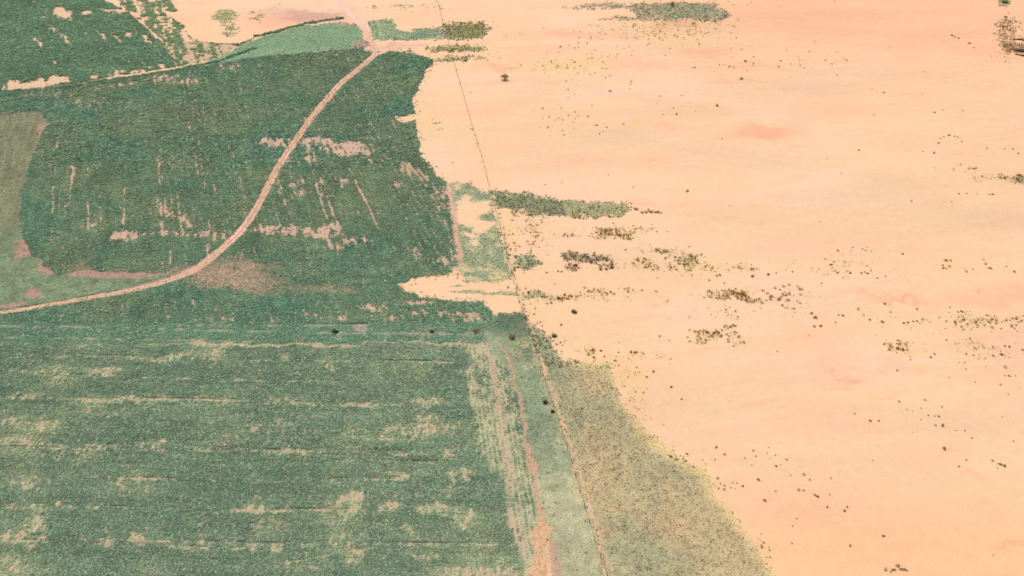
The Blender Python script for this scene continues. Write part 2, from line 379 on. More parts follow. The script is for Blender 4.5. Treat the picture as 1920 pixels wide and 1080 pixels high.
    # --- olive meadow on the left
    m = sm(poly_sd(P_OLIVE, u, v), -1.2, 1.2)
    ol = sm(v0 + 12 * f3, 400, 470)[:, None]
    c = (alb(146, 146, 112) * (1 + .16 * lean[:, None] + .12 * f3[:, None] + .1 * f1[:, None])) * (1 - ol) + alb(140, 155, 117) * (1 + .26 * f2[:, None] + .1 * f1[:, None]) * ol
    for_m = m
    m_ = np.clip(m, 0, 1)[:, None]
    col = col * (1 - m_) + c * m_
    mau = ell(u, v, [(85, 240, 16, 14, .9), (75, 262, 10, 14, .6), (45, 300, 16, 26, .2), (40, 470, 26, 26, .6), (62, 462, 22, 14, .8), (85, 482, 18, 12, .8), (60, 552, 20, 12, .8), (10, 572, 60, 4, .8), (30, 350, 12, 50, .25), (140, 500, 60, 16, .6),
                     (190, 515, 60, 8, .8), (270, 510, 60, 9, .7), (90, 510, 20, 20, .5)])
    k = sm(mau + .25 * f2, .3, .7) * m
    mix(alb(190, 148, 130), k * .85)
    setm(crop, 0, m); setm(gr, .85 - .6 * k, m); setm(gt, c * (1 - k[:, None]) + alb(178, 146, 120) * k[:, None], m)
    # --- light green parcels
    for P in (P_LIGHT, P_LIGHT2):
        m = sm(poly_sd(P, u, v) + 1.5 * f2, -2, 3) * (1 if P is P_LIGHT else .8)
        band = fbm(X, Y, 50, 3.5, seed=9, o=2)
        c = alb(150, 176, 134) * (1 + .07 * band[:, None] + .07 * f3[:, None])
        m_ = m[:, None]; col = col * (1 - m_) + c * m_
        mix(alb(190, 198, 152), m * .6 * sm(band, .4, 1.1))
        setm(crop, 0, m); setm(gr, .9, m); setm(gt, c, m)
    k = sm(ell(u, v, [(675, 84, 18, 10, 1.), (655, 46, 30, 4, .8), (520, 60, 40, 4, .3)]) + .2 * f2, .3, .7)
    mix(alb(186, 156, 130), k); setm(gr, .3, k)
    for P, c in ((P_TEAL, (146, 160, 130)), (P_OL2, (156, 152, 104)), (P_OL3, (160, 162, 110)), (P_OL4, (150, 160, 112))):
        m = sm(poly_sd(P, u, v) + 2.5 * f1 + 4 * f2, -3, 6)
        mix(alb(*c), m * .85); setm(gr, .75, m); setm(gt, alb(c[0] - 10, c[1], c[2]), m)
        if P is not P_TEAL:
            setm(sc, .25, m); setm(stt, alb(120, 122, 78), m)
    # dark grassy ditch between the parcels
    for L, wd, c in (([(-300, 205), (0, 181), (130, 163), (240, 147), (330, 132), (420, 112), (480, 90)], 1.4, (88, 114, 88)), ([(480, 68), (560, 48), (610, 38), (645, 33)], 1.7, (90, 118, 88)),
                     ([(400, 122), (480, 110), (560, 104), (680, 92)], 1.1, (90, 116, 92)), ([(0, 216), (30, 210), (80, 206)], 1.1, (98, 116, 92))):
        k = sm(line_d(L, u, v) + 1.4 * f2, wd + 1, wd - 1)
        mix(alb(*c), k); setm(crop, .95, k); setm(ct, alb(*c), k); setm(gr, 0, k)
    # --- strip between field and fence
    m = sm(poly_sd(P_STRIP, u, v) + 4 * f2 + 2 * f1, -3, 5)
    hole = ell(u, v, [(895, 385, 30, 12, 1.2), (880, 405, 26, 14, 1.2), (915, 395, 18, 10, .9), (890, 425, 26, 10, .8), (905, 420, 20, 6, .8), (860, 400, 14, 20, 1.), (875, 440, 14, 5, .7), (900, 487, 10, 7, .6), (885, 455, 16, 14, .4),
                      (870, 378, 10, 10, .4), (900, 345, 20, 6, .8), (870, 520, 30, 6, .5), (930, 365, 20, 4, .4)])
    k = m * sm(-(hole + .40 * f2 + .40 * f3 + .15 * f1) + 1.0, .1, 1.0)
    mix(alb(158, 170, 130), k * .9)
    mix(alb(216, 200, 140), k * sm(f3 + .5 * f2, .1, .9) * .7)
    setm(crop, 0, m); setm(gr, .75, k); setm(gt, alb(142, 160, 122) * (1 + .2 * f2[:, None]), m); gr *= 1 - m * (1 - k)
    k = sm(ell(u, v, [(895, 549, 60, 3.5, .9), (960, 552, 30, 4, .6), (860, 540, 20, 3, .5)]) + .2 * f2, .3, .6)
    mix(alb(190, 185, 135), k * .8); setm(gr, .6, k); setm(gt, alb(150, 165, 115), k)
    # --- verge
    m = sm(poly_sd(P_VERGE, u, v), -1.5, 1.5)
    vb_ = 0
    for p, s_k in (([(0, 611), (150, 613), (300, 616), (560, 623), (640, 624), (900, 626)], .6), ([(180, 607), (460, 610), (700, 609)], .35), ([(0, 632), (150, 634), (480, 640)], .4)):
        vb_ = vb_ + s_k * sm(line_d(p, u0, v0), 4, .8) * sm(f3 + f2, -.8, .6)
    vb_ = sm(vb_ + .12 + .3 * f2 + .2 * f1 + .15 * sm(u0, 500, 900), .2, .7)
    mix(alb(104, 128, 100), m); mix(alb(176, 170, 136), m * vb_)
    setm(crop, .85 * (1 - vb_), m); setm(ct, alb(104, 134, 106) * (1 + .12 * f3[:, None]), m); setm(gr, .7, m); setm(gt, alb(124, 150, 118), m)
    k = sm(poly_sd([(658, 608), (687, 607), (690, 618), (684, 621), (662, 620)], u0 + .5 * f1, v0 + .4 * f2), -.8, .8)
    mix(alb(186, 166, 142), k * np.clip(.8 + .4 * f1, 0, 1)); crop *= 1 - k; gr *= 1 - .9 * k
    k = sm(line_d([(656, 606), (689, 605)], u0, v0), 2.2, .8)
    setm(crop, 1.3, k); setm(ct, alb(86, 116, 90), k)
    # --- near field
    m = sm(poly_sd(P_NEAR, u, v), -1, 1)
    band = fbm(X - .03 * Y, Y + .04 * X, 26, 1.6, seed=10, o=2); rowt = fbm(X - .03 * Y, Y + .04 * X, 7, .75, seed=3, o=2)
    b = 1.15 * ell(u, v, NEAR_BARE) + .24 * sm(f3 + .3 * f4, 0, .9) + .10
    rag = sm(f3 + .8 * f2, -1., .5)
    ub, vb = to_px(X + 3 * vn(X, Y, 30, seed=8), Y + .25 * f3, Z)
    wave = .9 * f3 * (v0 / 1000)
    for p in TRACKS_NEAR:
        b = b + .50 * sm(line_d(p, u0, v0 + wave), 2.6 * v0 / 900 + .8, .8) * rag * np.clip(.75 + .9 * f2 + .4 * f1, 0, 1.3)
    b = b * (1 + .5 * f1) + .07 * band
    # beige headland along the far edge
    hl = line_d([(120, 632), (260, 634), (400, 640), (620, 641), (700, 637), (880, 641)], u, v)
    hs = sm(hl, 11, 2) * (1.15 + .3 * f3) + .3 * sm(hl, 26, 4) * sm(f3, -.2, .6)
    b = b + 1.2 * hs * sm(u0, 60, 240)
    rw = sm(poly_sd(ROW_MARGIN, u, v), -6, 4)
    sx, sy, _ = to_ground([905, 975], [650, 1060])
    rdx, rdy = sx[1] - sx[0], sy[1] - sy[0]
    ln = math.hypot(rdx, rdy); nx, ny = -rdy / ln, rdx / ln
    sr = (X * nx + Y * ny)
    stripe = .5 + .5 * np.cos(sr * 2 * math.pi / 1.35)
    b = b + rw * (.20 + .22 * sm(v0, 800, 680) + .10 * (stripe - .4) + .18 * f3 + .12 * f2) + rw * .22
    edge = 0
    for P, wd, s in TRACKS_MARGIN:
        wv = sm(line_d(P, u0 + .7 * f3, v0), wd * v0 / 850 + 1.5, wd * v0 / 850 - 2.)
        b = b + wv * s * (.8 - .25 * stripe); edge = np.maximum(edge, wv) if np.ndim(edge) else wv
    f0 = fbm(X, Y, .55, seed=15, o=2)
    bare = .04 + .76 * sm(.85 * b + .10 * f2 + .16 * f1 + .30 * f0 + .55 * vs2 * (.3 + b), .14, 1.05)
    dkl = 0  # dark lines beside the tracks: shade in the crop gaps, painted into the soil colour
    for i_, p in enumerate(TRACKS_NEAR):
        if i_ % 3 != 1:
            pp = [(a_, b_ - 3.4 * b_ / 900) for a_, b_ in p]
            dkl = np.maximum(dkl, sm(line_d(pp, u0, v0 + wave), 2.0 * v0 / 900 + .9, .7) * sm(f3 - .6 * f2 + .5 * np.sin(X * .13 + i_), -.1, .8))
    soil = alb(200, 192, 152)
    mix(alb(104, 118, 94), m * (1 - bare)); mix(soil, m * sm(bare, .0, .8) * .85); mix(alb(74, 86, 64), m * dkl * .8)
    mix(alb(214, 172, 142), m * bare * sm(b + .3 * f2, .7, 1.2) * .8)
    mix(alb(208, 170, 142), m * edge * .65)
    tone = np.clip(.5 + .7 * f4 + .5 * f3, 0, 1)[:, None]
    g = alb(108, 129, 103) * (1 - tone) + alb(121, 134, 103) * tone
    g = g * (1 + .07 * f2[:, None] + .09 * band[:, None] + .10 * f3[:, None] + .13 * rowt[:, None])
    pale = sm(b + .3 * f3, .15, .8)[:, None]
    g = g * (1 - .55 * pale) + alb(152, 164, 124) * .55 * pale
    rowk = sm(stripe + .25 * f1, .62, .38)
    rz = rw * sm(.55 + .6 * f3 + .35 * f2, .1, .8)
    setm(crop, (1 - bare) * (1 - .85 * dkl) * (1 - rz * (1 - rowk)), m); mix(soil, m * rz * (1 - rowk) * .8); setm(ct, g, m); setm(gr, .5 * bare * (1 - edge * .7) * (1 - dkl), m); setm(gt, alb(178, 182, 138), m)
    # --- pale grass along the fence
    m = sm(poly_sd(P_GRASS, u, v) + 3 * f2 + 2 * f1, -4, 4)
    t = sm(v0 + 25 * f3, 820, 960)[:, None]
    dk = sm(v0 + 8 * f3, 650, 610)[:, None]
    c = alb(158, 168, 131) * (1 - t) + alb(188, 184, 144) * t
    dk = dk * np.clip(.85 + .6 * f2 + .3 * f3, 0, 1)[:, None]
    c = c * (1 - dk) + alb(104, 124, 98) * dk
    c = c * (1 + .20 * f2[:, None] + .18 * f3[:, None] + .12 * f1[:, None])
    m_ = m[:, None]; col = col * (1 - m_) + c * m_
    setm(crop, 0, m); setm(gr, .75, m); setm(sc, .05, m); setm(stt, alb(120, 134, 96), m); setm(gt, c * .95, m)
    # --- dry grass right of the fence
    pd = poly_sd(P_DRY, u, v)
    m = sm(pd + 6 * f2 + 4 * f1, -6, 6)
    t = np.clip(.45 + .7 * fbm(X, Y, 16, seed=11) + .3 * f4, 0, 1)[:, None]
    c = alb(206, 184, 138) * (1 - t) + alb(180, 175, 134) * t
    o = ell(u, v, [(1250, 975, 40, 22, .5), (1160, 955, 20, 10, .6), (1280, 1010, 40, 20, .45), (1245, 990, 26, 10, .4), (1110, 860, 30, 60, .3), (1135, 1010, 14, 16, .9), (1120, 1060, 26, 20, .9), (1130, 800, 60, 30, .3), (1190, 850, 60, 30, .3)])[:, None]
    c = c * (1 - .5 * np.clip(o, 0, 1)) + alb(222, 176, 132) * .5 * np.clip(o, 0, 1)
    gg = (sm(v0, 760, 640) * sm(u0, 1120, 1040))[:, None]
    c = c * (1 - gg * .8) + alb(158, 170, 138) * gg * .8
    # the yellowish seam towards the open sand
    rim = sm(pd + 9 * f3 + 5 * f2, 24, 0) * sm(u0 - (v0 - 640) * .55, 1000, 1080)
    c = c * (1 - rim[:, None] * .8) + alb(236, 204, 142) * rim[:, None] * .8
    c = c * (1 + .12 * f2[:, None] + .08 * f1[:, None])
    m_ = m[:, None]; col = col * (1 - m_) + c * m_
    setm(gr, .62 - .35 * rim + .25 * gg[:, 0], m); setm(gt, c * (.78 + .20 * f1[:, None]), m)
    setm(sc, .12 + .05 * f3 + .08 * (f2 > .4), m * (1 - gg[:, 0])); setm(sc, .55, m * gg[:, 0]); setm(stt, alb(118, 108, 76), m); setm(stt, alb(120, 128, 92), m * gg[:, 0])
    mix(alb(240, 205, 150), .6 * sm(pd + 6 * f2, -26, 2) * (1 - m) * sm(f1, -.5, .8) * sm(v0, 600, 680))
    # --- soil edges
    for P, wd, c in SOIL_EDGE:
        dd = line_d(P, u, v, 60)
        k = sm(dd + wd * .45 * f2 + wd * .3 * f3, wd * .7 + 3, wd * .5 - 4)
        mix(alb(*c), k * np.clip(.8 + .25 * f1, 0, 1))
        setm(crop, 0, k); setm(gr, .40, k); setm(gt, alb(200, 175, 130), k)
    # --- scrub patches
    def patch(P, c, dn, tint, soft=2.5, gd=.3):
        k = sm(poly_sd(P, u, v) + 4 * f2 + 3 * f1, -soft - 1.5, soft + 3)
        mix(alb(*c), k * .75); setm(sc, dn, k); setm(stt, alb(*tint), k); setm(gr, gd, k); setm(gt, alb(*c), k)
    patch([p for p in P_SCRUB1], (168, 172, 124), .16, (112, 116, 78), gd=.8)
    patch([(916, 357), (958, 364), (1056, 378), (1060, 404), (1010, 403), (985, 398), (935, 384)], (150, 156, 120), .62, (132, 138, 106), gd=.7)
    patch([(1052, 476), (1070, 471), (1110, 475), (1142, 477), (1150, 484), (1140, 492), (1100, 494), (1070, 492), (1056, 490)], (160, 146, 114), .75, (118, 106, 78))
    patch([(1066, 492), (1090, 500), (1090, 507), (1070, 505), (1060, 498)], (180, 150, 110), .6, (110, 86, 52))
    patch([(1118, 494), (1150, 492), (1150, 502), (1126, 506)], (170, 140, 100), .8, (96, 76, 46))
    patch([(962, 480), (990, 472), (1010, 486), (1018, 498), (990, 504), (962, 498)], (160, 176, 134), .5, (112, 128, 84), gd=.7)
    patch([(1262, 484), (1290, 478), (1310, 496), (1300, 506), (1285, 500)], (200, 180, 128), .28, (118, 116, 70))
    patch([(970, 549), (1010, 546), (1042, 556), (1040, 561), (980, 556)], (176, 174, 124), .25, (120, 112, 66), gd=.6)
    patch([(1872, 333), (1905, 333), (1930, 330), (1930, 342), (1900, 340)], (180, 160, 106), .5, (106, 104, 58))
    k = sm(poly_sd(P_TOP, u, v) + 3 * f2 + 2.5 * f1, -3, 6)
    tt = sm(u0 + 20 * f3, 1150, 1260)
    mix(alb(160, 150, 110), k * (1 - tt) * .8); mix(alb(154, 156, 120), k * tt * .85)
    k = k * np.clip(.75 + .5 * f2 + .4 * f3, 0, 1); setm(gr, .65, k); setm(gt, alb(154, 156, 116), k); setm(sc, .05, k); setm(stt, alb(100, 96, 62), k)
    # scattered clusters of small bushes on the open sand
    CL = [(1150, 437, 36, 10, .75), (1205, 428, 20, 6, .25), (1070, 440, 20, 5, .22), (1040, 440, 10, 4, .15), (1205, 468, 34, 4, .28), (1245, 470, 20, 4, .3), (1200, 492, 22, 6, .35), (1225, 502, 26, 5, .3), (1285, 488, 30, 11, .5), (1300, 508, 36, 6, .14),
          (1370, 556, 36, 7, 1.0), (1345, 548, 26, 5, .45), (1410, 560, 24, 5, .7), (1395, 500, 22, 7, .25), (1340, 628, 36, 10, .5), (1380, 640, 14, 7, .3), (1310, 640, 22, 5, .22), (1370, 615, 20, 5, .18), (1110, 660, 10, 6, .9),
          (1190, 660, 30, 4, .12), (1683, 646, 24, 8, .6), (1835, 606, 74, 14, .2), (1760, 600, 40, 10, .06), (1905, 606, 20, 12, .12), (1830, 655, 46, 16, .05), (1460, 560, 24, 8, .25), (1430, 546, 20, 4, .2), (1350, 590, 50, 10, .06),
          (1120, 548, 40, 5, .2), (1060, 558, 40, 5, .3), (1170, 545, 60, 5, .08), (1260, 650, 30, 30, .03), (1890, 70, 20, 30, .35), (1885, 46, 10, 10, .3), (1910, 90, 24, 9, .8), (1340, 905, 50, 12, .03), (1415, 860, 30, 30, .02),
          (990, 462, 10, 60, .08), (1000, 420, 12, 30, .1), (975, 400, 24, 12, .2), (1100, 405, 60, 3, .25), (1180, 395, 20, 5, .3), (1225, 398, 18, 2.5, .5), (1030, 125, 60, 10, .06), (1300, 40, 60, 20, .05), (1240, 60, 80, 20, .025),
          (1060, 225, 60, 26, .02), (1100, 120, 60, 40, .012), (1380, 130, 50, 26, .014), (1540, 120, 60, 20, .012), (1180, 720, 20, 50, .03), (1310, 880, 40, 20, .08), (1270, 862, 30, 14, .08), (1360, 930, 30, 40, .06), (1440, 1060, 16, 26, .2),
          (1420, 1030, 20, 30, .08), (1685, 1068, 22, 5, .5), (870, 50, 40, 8, .14), (860, 92, 40, 5, .3), (880, 110, 30, 4, .25), (1500, 900, 40, 40, .008), (1700, 780, 60, 20, .012), (1565, 500, 50, 20, .012), (1650, 470, 50, 12, .012),
          (1800, 500, 60, 12, .02), (1790, 320, 50, 8, .03), (1860, 330, 40, 4, .12), (1040, 640, 40, 20, .03), (1000, 600, 20, 20, .1), (1100, 640, 50, 10, .03), (1480, 545, 30, 10, .08), (1500, 580, 30, 14, .03), (1870, 690, 60, 40, .012),
          (820, 370, 30, 20, .02), (960, 450, 14, 30, .1), (980, 545, 30, 5, .25), (1445, 600, 300, 60, .0012), (1300, 100, 300, 90, .0010), (1600, 700, 300, 200, .0002), (985, 665, 24, 30, .25)]
    e = ell(u, v, CL) * (1 + 1.1 * f2) * (pd < 0)
    e = np.clip(e, 0, 1)
    sc = np.maximum(sc, e * 1.1)
    stt = np.where((e > .002)[:, None] & (stt.sum(1) == 0)[:, None], alb(134, 110, 70), stt)
    mix(alb(234, 196, 140), np.clip(e * 2.2, 0, .7) * sm(f2 + f1, -.9, .5))
    LOW = [(1240, 470, 60, 6, .8), (1210, 497, 60, 9, .8), (1300, 502, 80, 10, .7), (1440, 503, 60, 10, .35), (1480, 575, 60, 14, .35), (1800, 605, 130, 16, .5), (1120, 558, 60, 6, .6), (1340, 632, 62, 15, .6), (1350, 590, 80, 10, .4),
           (1400, 556, 80, 12, .6), (1010, 430, 24, 60, .5), (1010, 558, 50, 8, .7), (1590, 505, 90, 14, .3), (1180, 665, 60, 8, .6), (1850, 660, 80, 16, .4), (1880, 335, 60, 8, .6), (1150, 438, 60, 14, .7), (1250, 55, 140, 16, .6), (870, 60, 60, 18, .5),
           (870, 104, 60, 14, .5), (1080, 660, 50, 10, .6), (1685, 648, 34, 12, .6), (1190, 740, 30, 60, .4), (1000, 610, 20, 24, .5), (1060, 650, 40, 12, .4), (760, 14, 70, 8, .5), (1560, 490, 60, 14, .3), (1890, 70, 24, 34, .5), (1300, 870, 50, 24, .4)]
    kl = np.clip(ell(u, v, LOW), 0, 1) * (gr < .05) * (crop < .05) * sm(f2 + .6 * f1, -.3, .9)
    gr = np.where(kl > .02, .45 * kl, gr); gt = np.where((kl > .02)[:, None], alb(186, 160, 104), gt)
    mix(alb(226, 192, 138), .5 * kl)
    # weeds hugging the fence
    fd = line_d(FENCE, u, v)
    k = sm(fd, 5, 1.5)
    near = sm(v0, 330, 420)
    sc = np.where((k > .3) & (f2 > .05), np.maximum(sc, .16 * near + .05), sc)
    stt = np.where((stt.sum(1) == 0)[:, None], alb(140, 116, 76), stt)
    k2 = sm(line_d([(a + 5 + 5 * max(0, b - 500) / 500, b) for a, b in FENCE], u0 + .8 * f2, v0), 5, 1) * sm(v0, 350, 420)
    mix(alb(230, 190, 145), k2 * .55); setm(gr, .2, k2 * .8)
    # --- the road keeps everything off
    rd = line_d(ROADPX, u0, v0)
    X2, Y2 = X, Y
    width = np.interp(v0, [0, 100, 500, 540, 600], [6.5, 7.5, 9.5, 6.5, 5.0])
    k = sm(rd + 1.3 * f2, width - .5, width - 3.5) * (v0 > -150) * .8
    mix(alb(214, 168, 142), k)
    setm(crop, 0, k); gr[:] = gr * (1 - k); sc[:] = sc * (1 - k)
    k = sm(line_d([(705, 102), (722, 97), (738, 88), (800, 84)], u0, v0), 4, 1.5)
    mix(alb(236, 190, 158), k); crop *= 1 - k; gr *= 1 - k
    ss = np.where((pd > -4) & (v0 > 690), .58, 1.0) * np.where(poly_sd(P_GRASS, u, v) > 0, .7, 1.0)
    return col, crop, ct, gr, gt, sc, stt, ss


# ------------------------------------------------------------------ helpers
def new_mesh(name, verts, faces, mat=None, attrs=None, smooth=False):
    """verts (n,3), faces (m,k) numpy -> mesh datablock"""
    me = bpy.data.meshes.new(name)
    verts = np.ascontiguousarray(verts, dtype=np.float32); faces = np.ascontiguousarray(faces, dtype=np.int32)
    me.vertices.add(len(verts)); me.vertices.foreach_set('co', verts.ravel())
    k = faces.shape[1]
    me.loops.add(faces.size); me.loops.foreach_set('vertex_index', faces.ravel())
    me.polygons.add(len(faces))
    me.polygons.foreach_set('loop_start', np.arange(0, faces.size, k, dtype=np.int32))
    me.polygons.foreach_set('loop_total', np.full(len(faces), k, dtype=np.int32))
    if smooth:
        me.polygons.foreach_set('use_smooth', np.ones(len(faces), dtype=bool))
    me.update(calc_edges=True)
    for nm, a in (attrs or {}).items():
        if a.ndim == 2:
            at = me.attributes.new(nm, 'FLOAT_COLOR', 'POINT')
            c = np.ones((len(a), 4), np.float32); c[:, :3] = a
            at.data.foreach_set('color', c.ravel())
        else:
            at = me.attributes.new(nm, 'FLOAT', 'POINT')
            at.data.foreach_set('value', a.astype(np.float32))
    if mat:
        me.materials.append(mat)
    return me


def link(name, me, parent=None):
    o = bpy.data.objects.new(name, me); COL.objects.link(o)
    if parent is not None:
        o.parent = parent
    return o


def tag(o, label=None, cat=None, group=None, kind=None):
    if label: o['label'] = label
    if cat: o['category'] = cat
    if group: o['group'] = group
    if kind: o['kind'] = kind
    return o


def new_mat(name):
    m = bpy.data.materials.new(name); m.use_nodes = True
    for nd in list(m.node_tree.nodes): m.node_tree.nodes.remove(nd)
    return m, m.node_tree


def N(t, typ, **kw):
    nd = t.nodes.new(typ)
    for k, v in kw.items(): setattr(nd, k, v)
    return nd


def ground_material(name, grain=1.0, bumpk=1.0):
    m, t = new_mat(name)
    out = N(t, 'ShaderNodeOutputMaterial'); bs = N(t, 'ShaderNodeBsdfPrincipled')
    bs.inputs['Roughness'].default_value = .95; bs.inputs['Specular IOR Level'].default_value = .1
    at = N(t, 'ShaderNodeAttribute', attribute_name='soil')
    geo = N(t, 'ShaderNodeNewGeometry')
    L = t.links.new

    def noise(scale, det, rough=.6):
        n_ = N(t, 'ShaderNodeTexNoise'); n_.inputs['Scale'].default_value = scale; n_.inputs['Detail'].default_value = det; n_.inputs['Roughness'].default_value = rough
        L(geo.outputs['Position'], n_.inputs['Vector']); return n_.outputs['Fac']
    a = noise(2.6, 3); b = noise(.35, 4); c = noise(8.0, 2)
    # value variation
    mr = N(t, 'ShaderNodeMapRange'); L(a, mr.inputs[0]); mr.inputs[1].default_value = .3; mr.inputs[2].default_value = .7
    mr.inputs[3].default_value = 1 - .06 * grain; mr.inputs[4].default_value = 1 + .06 * grain
    mr2 = N(t, 'ShaderNodeMapRange'); L(b, mr2.inputs[0]); mr2.inputs[1].default_value = .3; mr2.inputs[2].default_value = .7
    mr2.inputs[3].default_value = 1 - .035 * grain; mr2.inputs[4].default_value = 1 + .035 * grain
    mm = N(t, 'ShaderNodeMath', operation='MULTIPLY'); L(mr.outputs[0], mm.inputs[0]); L(mr2.outputs[0], mm.inputs[1])
    # little dark bits: gravel, droppings, dead stalks
    th = N(t, 'ShaderNodeMapRange'); L(c, th.inputs[0]); th.inputs[1].default_value = .68; th.inputs[2].default_value = .76
    th.inputs[3].default_value = 1.0; th.inputs[4].default_value = .72
    mm2 = N(t, 'ShaderNodeMath', operation='MULTIPLY'); L(mm.outputs[0], mm2.inputs[0]); L(th.outputs[0], mm2.inputs[1])
    vm = N(t, 'ShaderNodeVectorMath', operation='SCALE'); L(at.outputs['Color'], vm.inputs[0]); L(mm2.outputs[0], vm.inputs['Scale'])
    L(vm.outputs[0], bs.inputs['Base Color'])
    bp = N(t, 'ShaderNodeBump'); bp.inputs['Strength'].default_value = .35 * bumpk; bp.inputs['Distance'].default_value = .12
    L(a, bp.inputs['Height']); L(bp.outputs[0], bs.inputs['Normal'])
    L(bs.outputs[0], out.inputs[0])
    return m


def plant_material(name, attr_type='INSTANCER', base=None, trans=.35, var=.18):
    m, t = new_mat(name)
    L = t.links.new
    out = N(t, 'ShaderNodeOutputMaterial')
    df = N(t, 'ShaderNodeBsdfDiffuse'); tr = N(t, 'ShaderNodeBsdfTranslucent'); mx = N(t, 'ShaderNodeMixShader'); mx.inputs[0].default_value = trans
    if base is None:
        c = N(t, 'ShaderNodeAttribute', attribute_name='tint', attribute_type=attr_type).outputs['Color']
    else:
        r = N(t, 'ShaderNodeRGB'); r.outputs[0].default_value = (*base, 1); c = r.outputs[0]
    oi = N(t, 'ShaderNodeObjectInfo')
    geo = N(t, 'ShaderNodeNewGeometry')
    nz = N(t, 'ShaderNodeTexNoise'); nz.inputs['Scale'].default_value = 1.3; nz.inputs['Detail'].default_value = 2
    L(geo.outputs['Position'], nz.inputs['Vector'])
    ad = N(t, 'ShaderNodeMath', operation='MULTIPLY_ADD'); L(oi.outputs['Random'], ad.inputs[0]); ad.inputs[1].default_value = var * 2; ad.inputs[2].default_value = 1 - var
    a2 = N(t, 'ShaderNodeMapRange'); L(nz.outputs['Fac'], a2.inputs[0]); a2.inputs[1].default_value = .3; a2.inputs[2].default_value = .7; a2.inputs[3].default_value = .85; a2.inputs[4].default_value = 1.15
    pr = N(t, 'ShaderNodeMath', operation='MULTIPLY'); L(ad.outputs[0], pr.inputs[0]); L(a2.outputs[0], pr.inputs[1])
    vm = N(t, 'ShaderNodeVectorMath', operation='SCALE'); L(c, vm.inputs[0]); L(pr.outputs[0], vm.inputs['Scale'])
    L(vm.outputs[0], df.inputs[0]); L(vm.outputs[0], tr.inputs[0])
    L(df.outputs[0], mx.inputs[1]); L(tr.outputs[0], mx.inputs[2]); L(mx.outputs[0], out.inputs[0])
    return m


def simple_mat(name, c, rough=.85, var=.25, sc=6.0):
    m, t = new_mat(name); L = t.links.new
    out = N(t, 'ShaderNodeOutputMaterial'); bs = N(t, 'ShaderNodeBsdfPrincipled'); bs.inputs['Roughness'].default_value = rough; bs.inputs['Specular IOR Level'].default_value = .15
    geo = N(t, 'ShaderNodeNewGeometry'); nz = N(t, 'ShaderNodeTexNoise'); nz.inputs['Scale'].default_value = sc; nz.inputs['Detail'].default_value = 4
    L(geo.outputs['Position'], nz.inputs['Vector'])
    mr = N(t, 'ShaderNodeMapRange'); L(nz.outputs['Fac'], mr.inputs[0]); mr.inputs[1].default_value = .3; mr.inputs[2].default_value = .7; mr.inputs[3].default_value = 1 - var; mr.inputs[4].default_value = 1 + var
    r = N(t, 'ShaderNodeRGB'); r.outputs[0].default_value = (*c, 1)
    vm = N(t, 'ShaderNodeVectorMath', operation='SCALE'); L(r.outputs[0], vm.inputs[0]); L(mr.outputs[0], vm.inputs['Scale'])
    L(vm.outputs[0], bs.inputs['Base Color']); L(bs.outputs[0], out.inputs[0])
    return m


# ------------------------------------------------------------------ ground sheet
def axis(lo, hi, steps, out):
    c = [lo]
    while c[-1] < hi:
        c.append(c[-1] + steps(c[-1]))
    c = np.array(c)
    g = np.array([8, 20, 45, 90, 180, 360, 700, 1400, 2800.0])
    return np.concatenate([lo - g[::-1] * out, c, c[-1] + g * out])


ax = axis(-385, 385, lambda x: .55 if abs(x) < 190 else .8, 1.0)
ay = axis(92, 545, lambda y: .34 + .0012 * (y - 92) * 1.2, 1.0)
GX, GY = np.meshgrid(ax, ay)
nxg, nyg = len(ax), len(ay)
X = GX.ravel(); Y = GY.ravel()
Zg = height(X, Y)
colr = np.empty((len(X), 3))
CH = 200000
for i in range(0, len(X), CH):
    sl_ = slice(i, i + CH)
    colr[sl_] = cover(X[sl_], Y[sl_], Zg[sl_])[0]
idx = np.arange(nxg * nyg).reshape(nyg, nxg)
F = np.stack([idx[:-1, :-1], idx[:-1, 1:], idx[1:, 1:], idx[1:, :-1]], -1).reshape(-1, 4)
me = new_mesh('ground', np.stack([X, Y, Zg], 1), F, ground_material('sandy_soil'), {'soil': np.clip(colr, 0.01, .9)}, smooth=True)
tag(link('ground', me), kind='structure')

# ------------------------------------------------------------------ dirt road draped on the ground
def resample(P, step):
    P = np.array(P, float)
    # smooth with Catmull-Rom in world space
    out = []
    Q = np.vstack([2 * P[0] - P[1], P, 2 * P[-1] - P[-2]])
    for i in range(1, len(Q) - 2):
        n_ = max(2, int(np.linalg.norm(Q[i + 1][:2] - Q[i][:2]) / step))
        for t in np.arange(n_) / n_:
            a, b, c, d = Q[i - 1], Q[i], Q[i + 1], Q[i + 2]
            out.append(.5 * ((2 * b) + (c - a) * t + (2 * a - 5 * b + 4 * c - d) * t * t + (3 * b - a - 3 * c + d) * t ** 3))
    out.append(P[-1])
    return np.array(out)


rx, ry, _ = to_ground([p[0] for p in ROAD], [p[1] for p in ROAD])
C_ = resample(np.stack([rx, ry, np.array([p[2] for p in ROAD])], 1), .45)
T_ = np.gradient(C_[:, :2], axis=0); T_ /= np.linalg.norm(T_, axis=1)[:, None]
NR = np.stack([-T_[:, 1], T_[:, 0]], 1)
s_ = np.array([-1, -.86, -.68, -.5, -.34, -.15, 0, .15, .34, .5, .68, .86, 1.0])
prof = np.array([0, .09, .05, -.0, .03, .10, .12, .10, .03, .0, .05, .09, 0])
cr = [(206, 160, 136), (222, 176, 148), (238, 192, 162), (244, 200, 172), (236, 190, 160), (214, 168, 140), (204, 160, 134), (214, 168, 140), (236, 190, 160), (244, 200, 172), (238, 192, 162), (222, 176, 148), (206, 160, 136)]
V = []; RC = []
wob = vn(C_[:, 0], C_[:, 1], 2.2, seed=2); wob2 = vn(C_[:, 0], C_[:, 1], 2.2, seed=5)
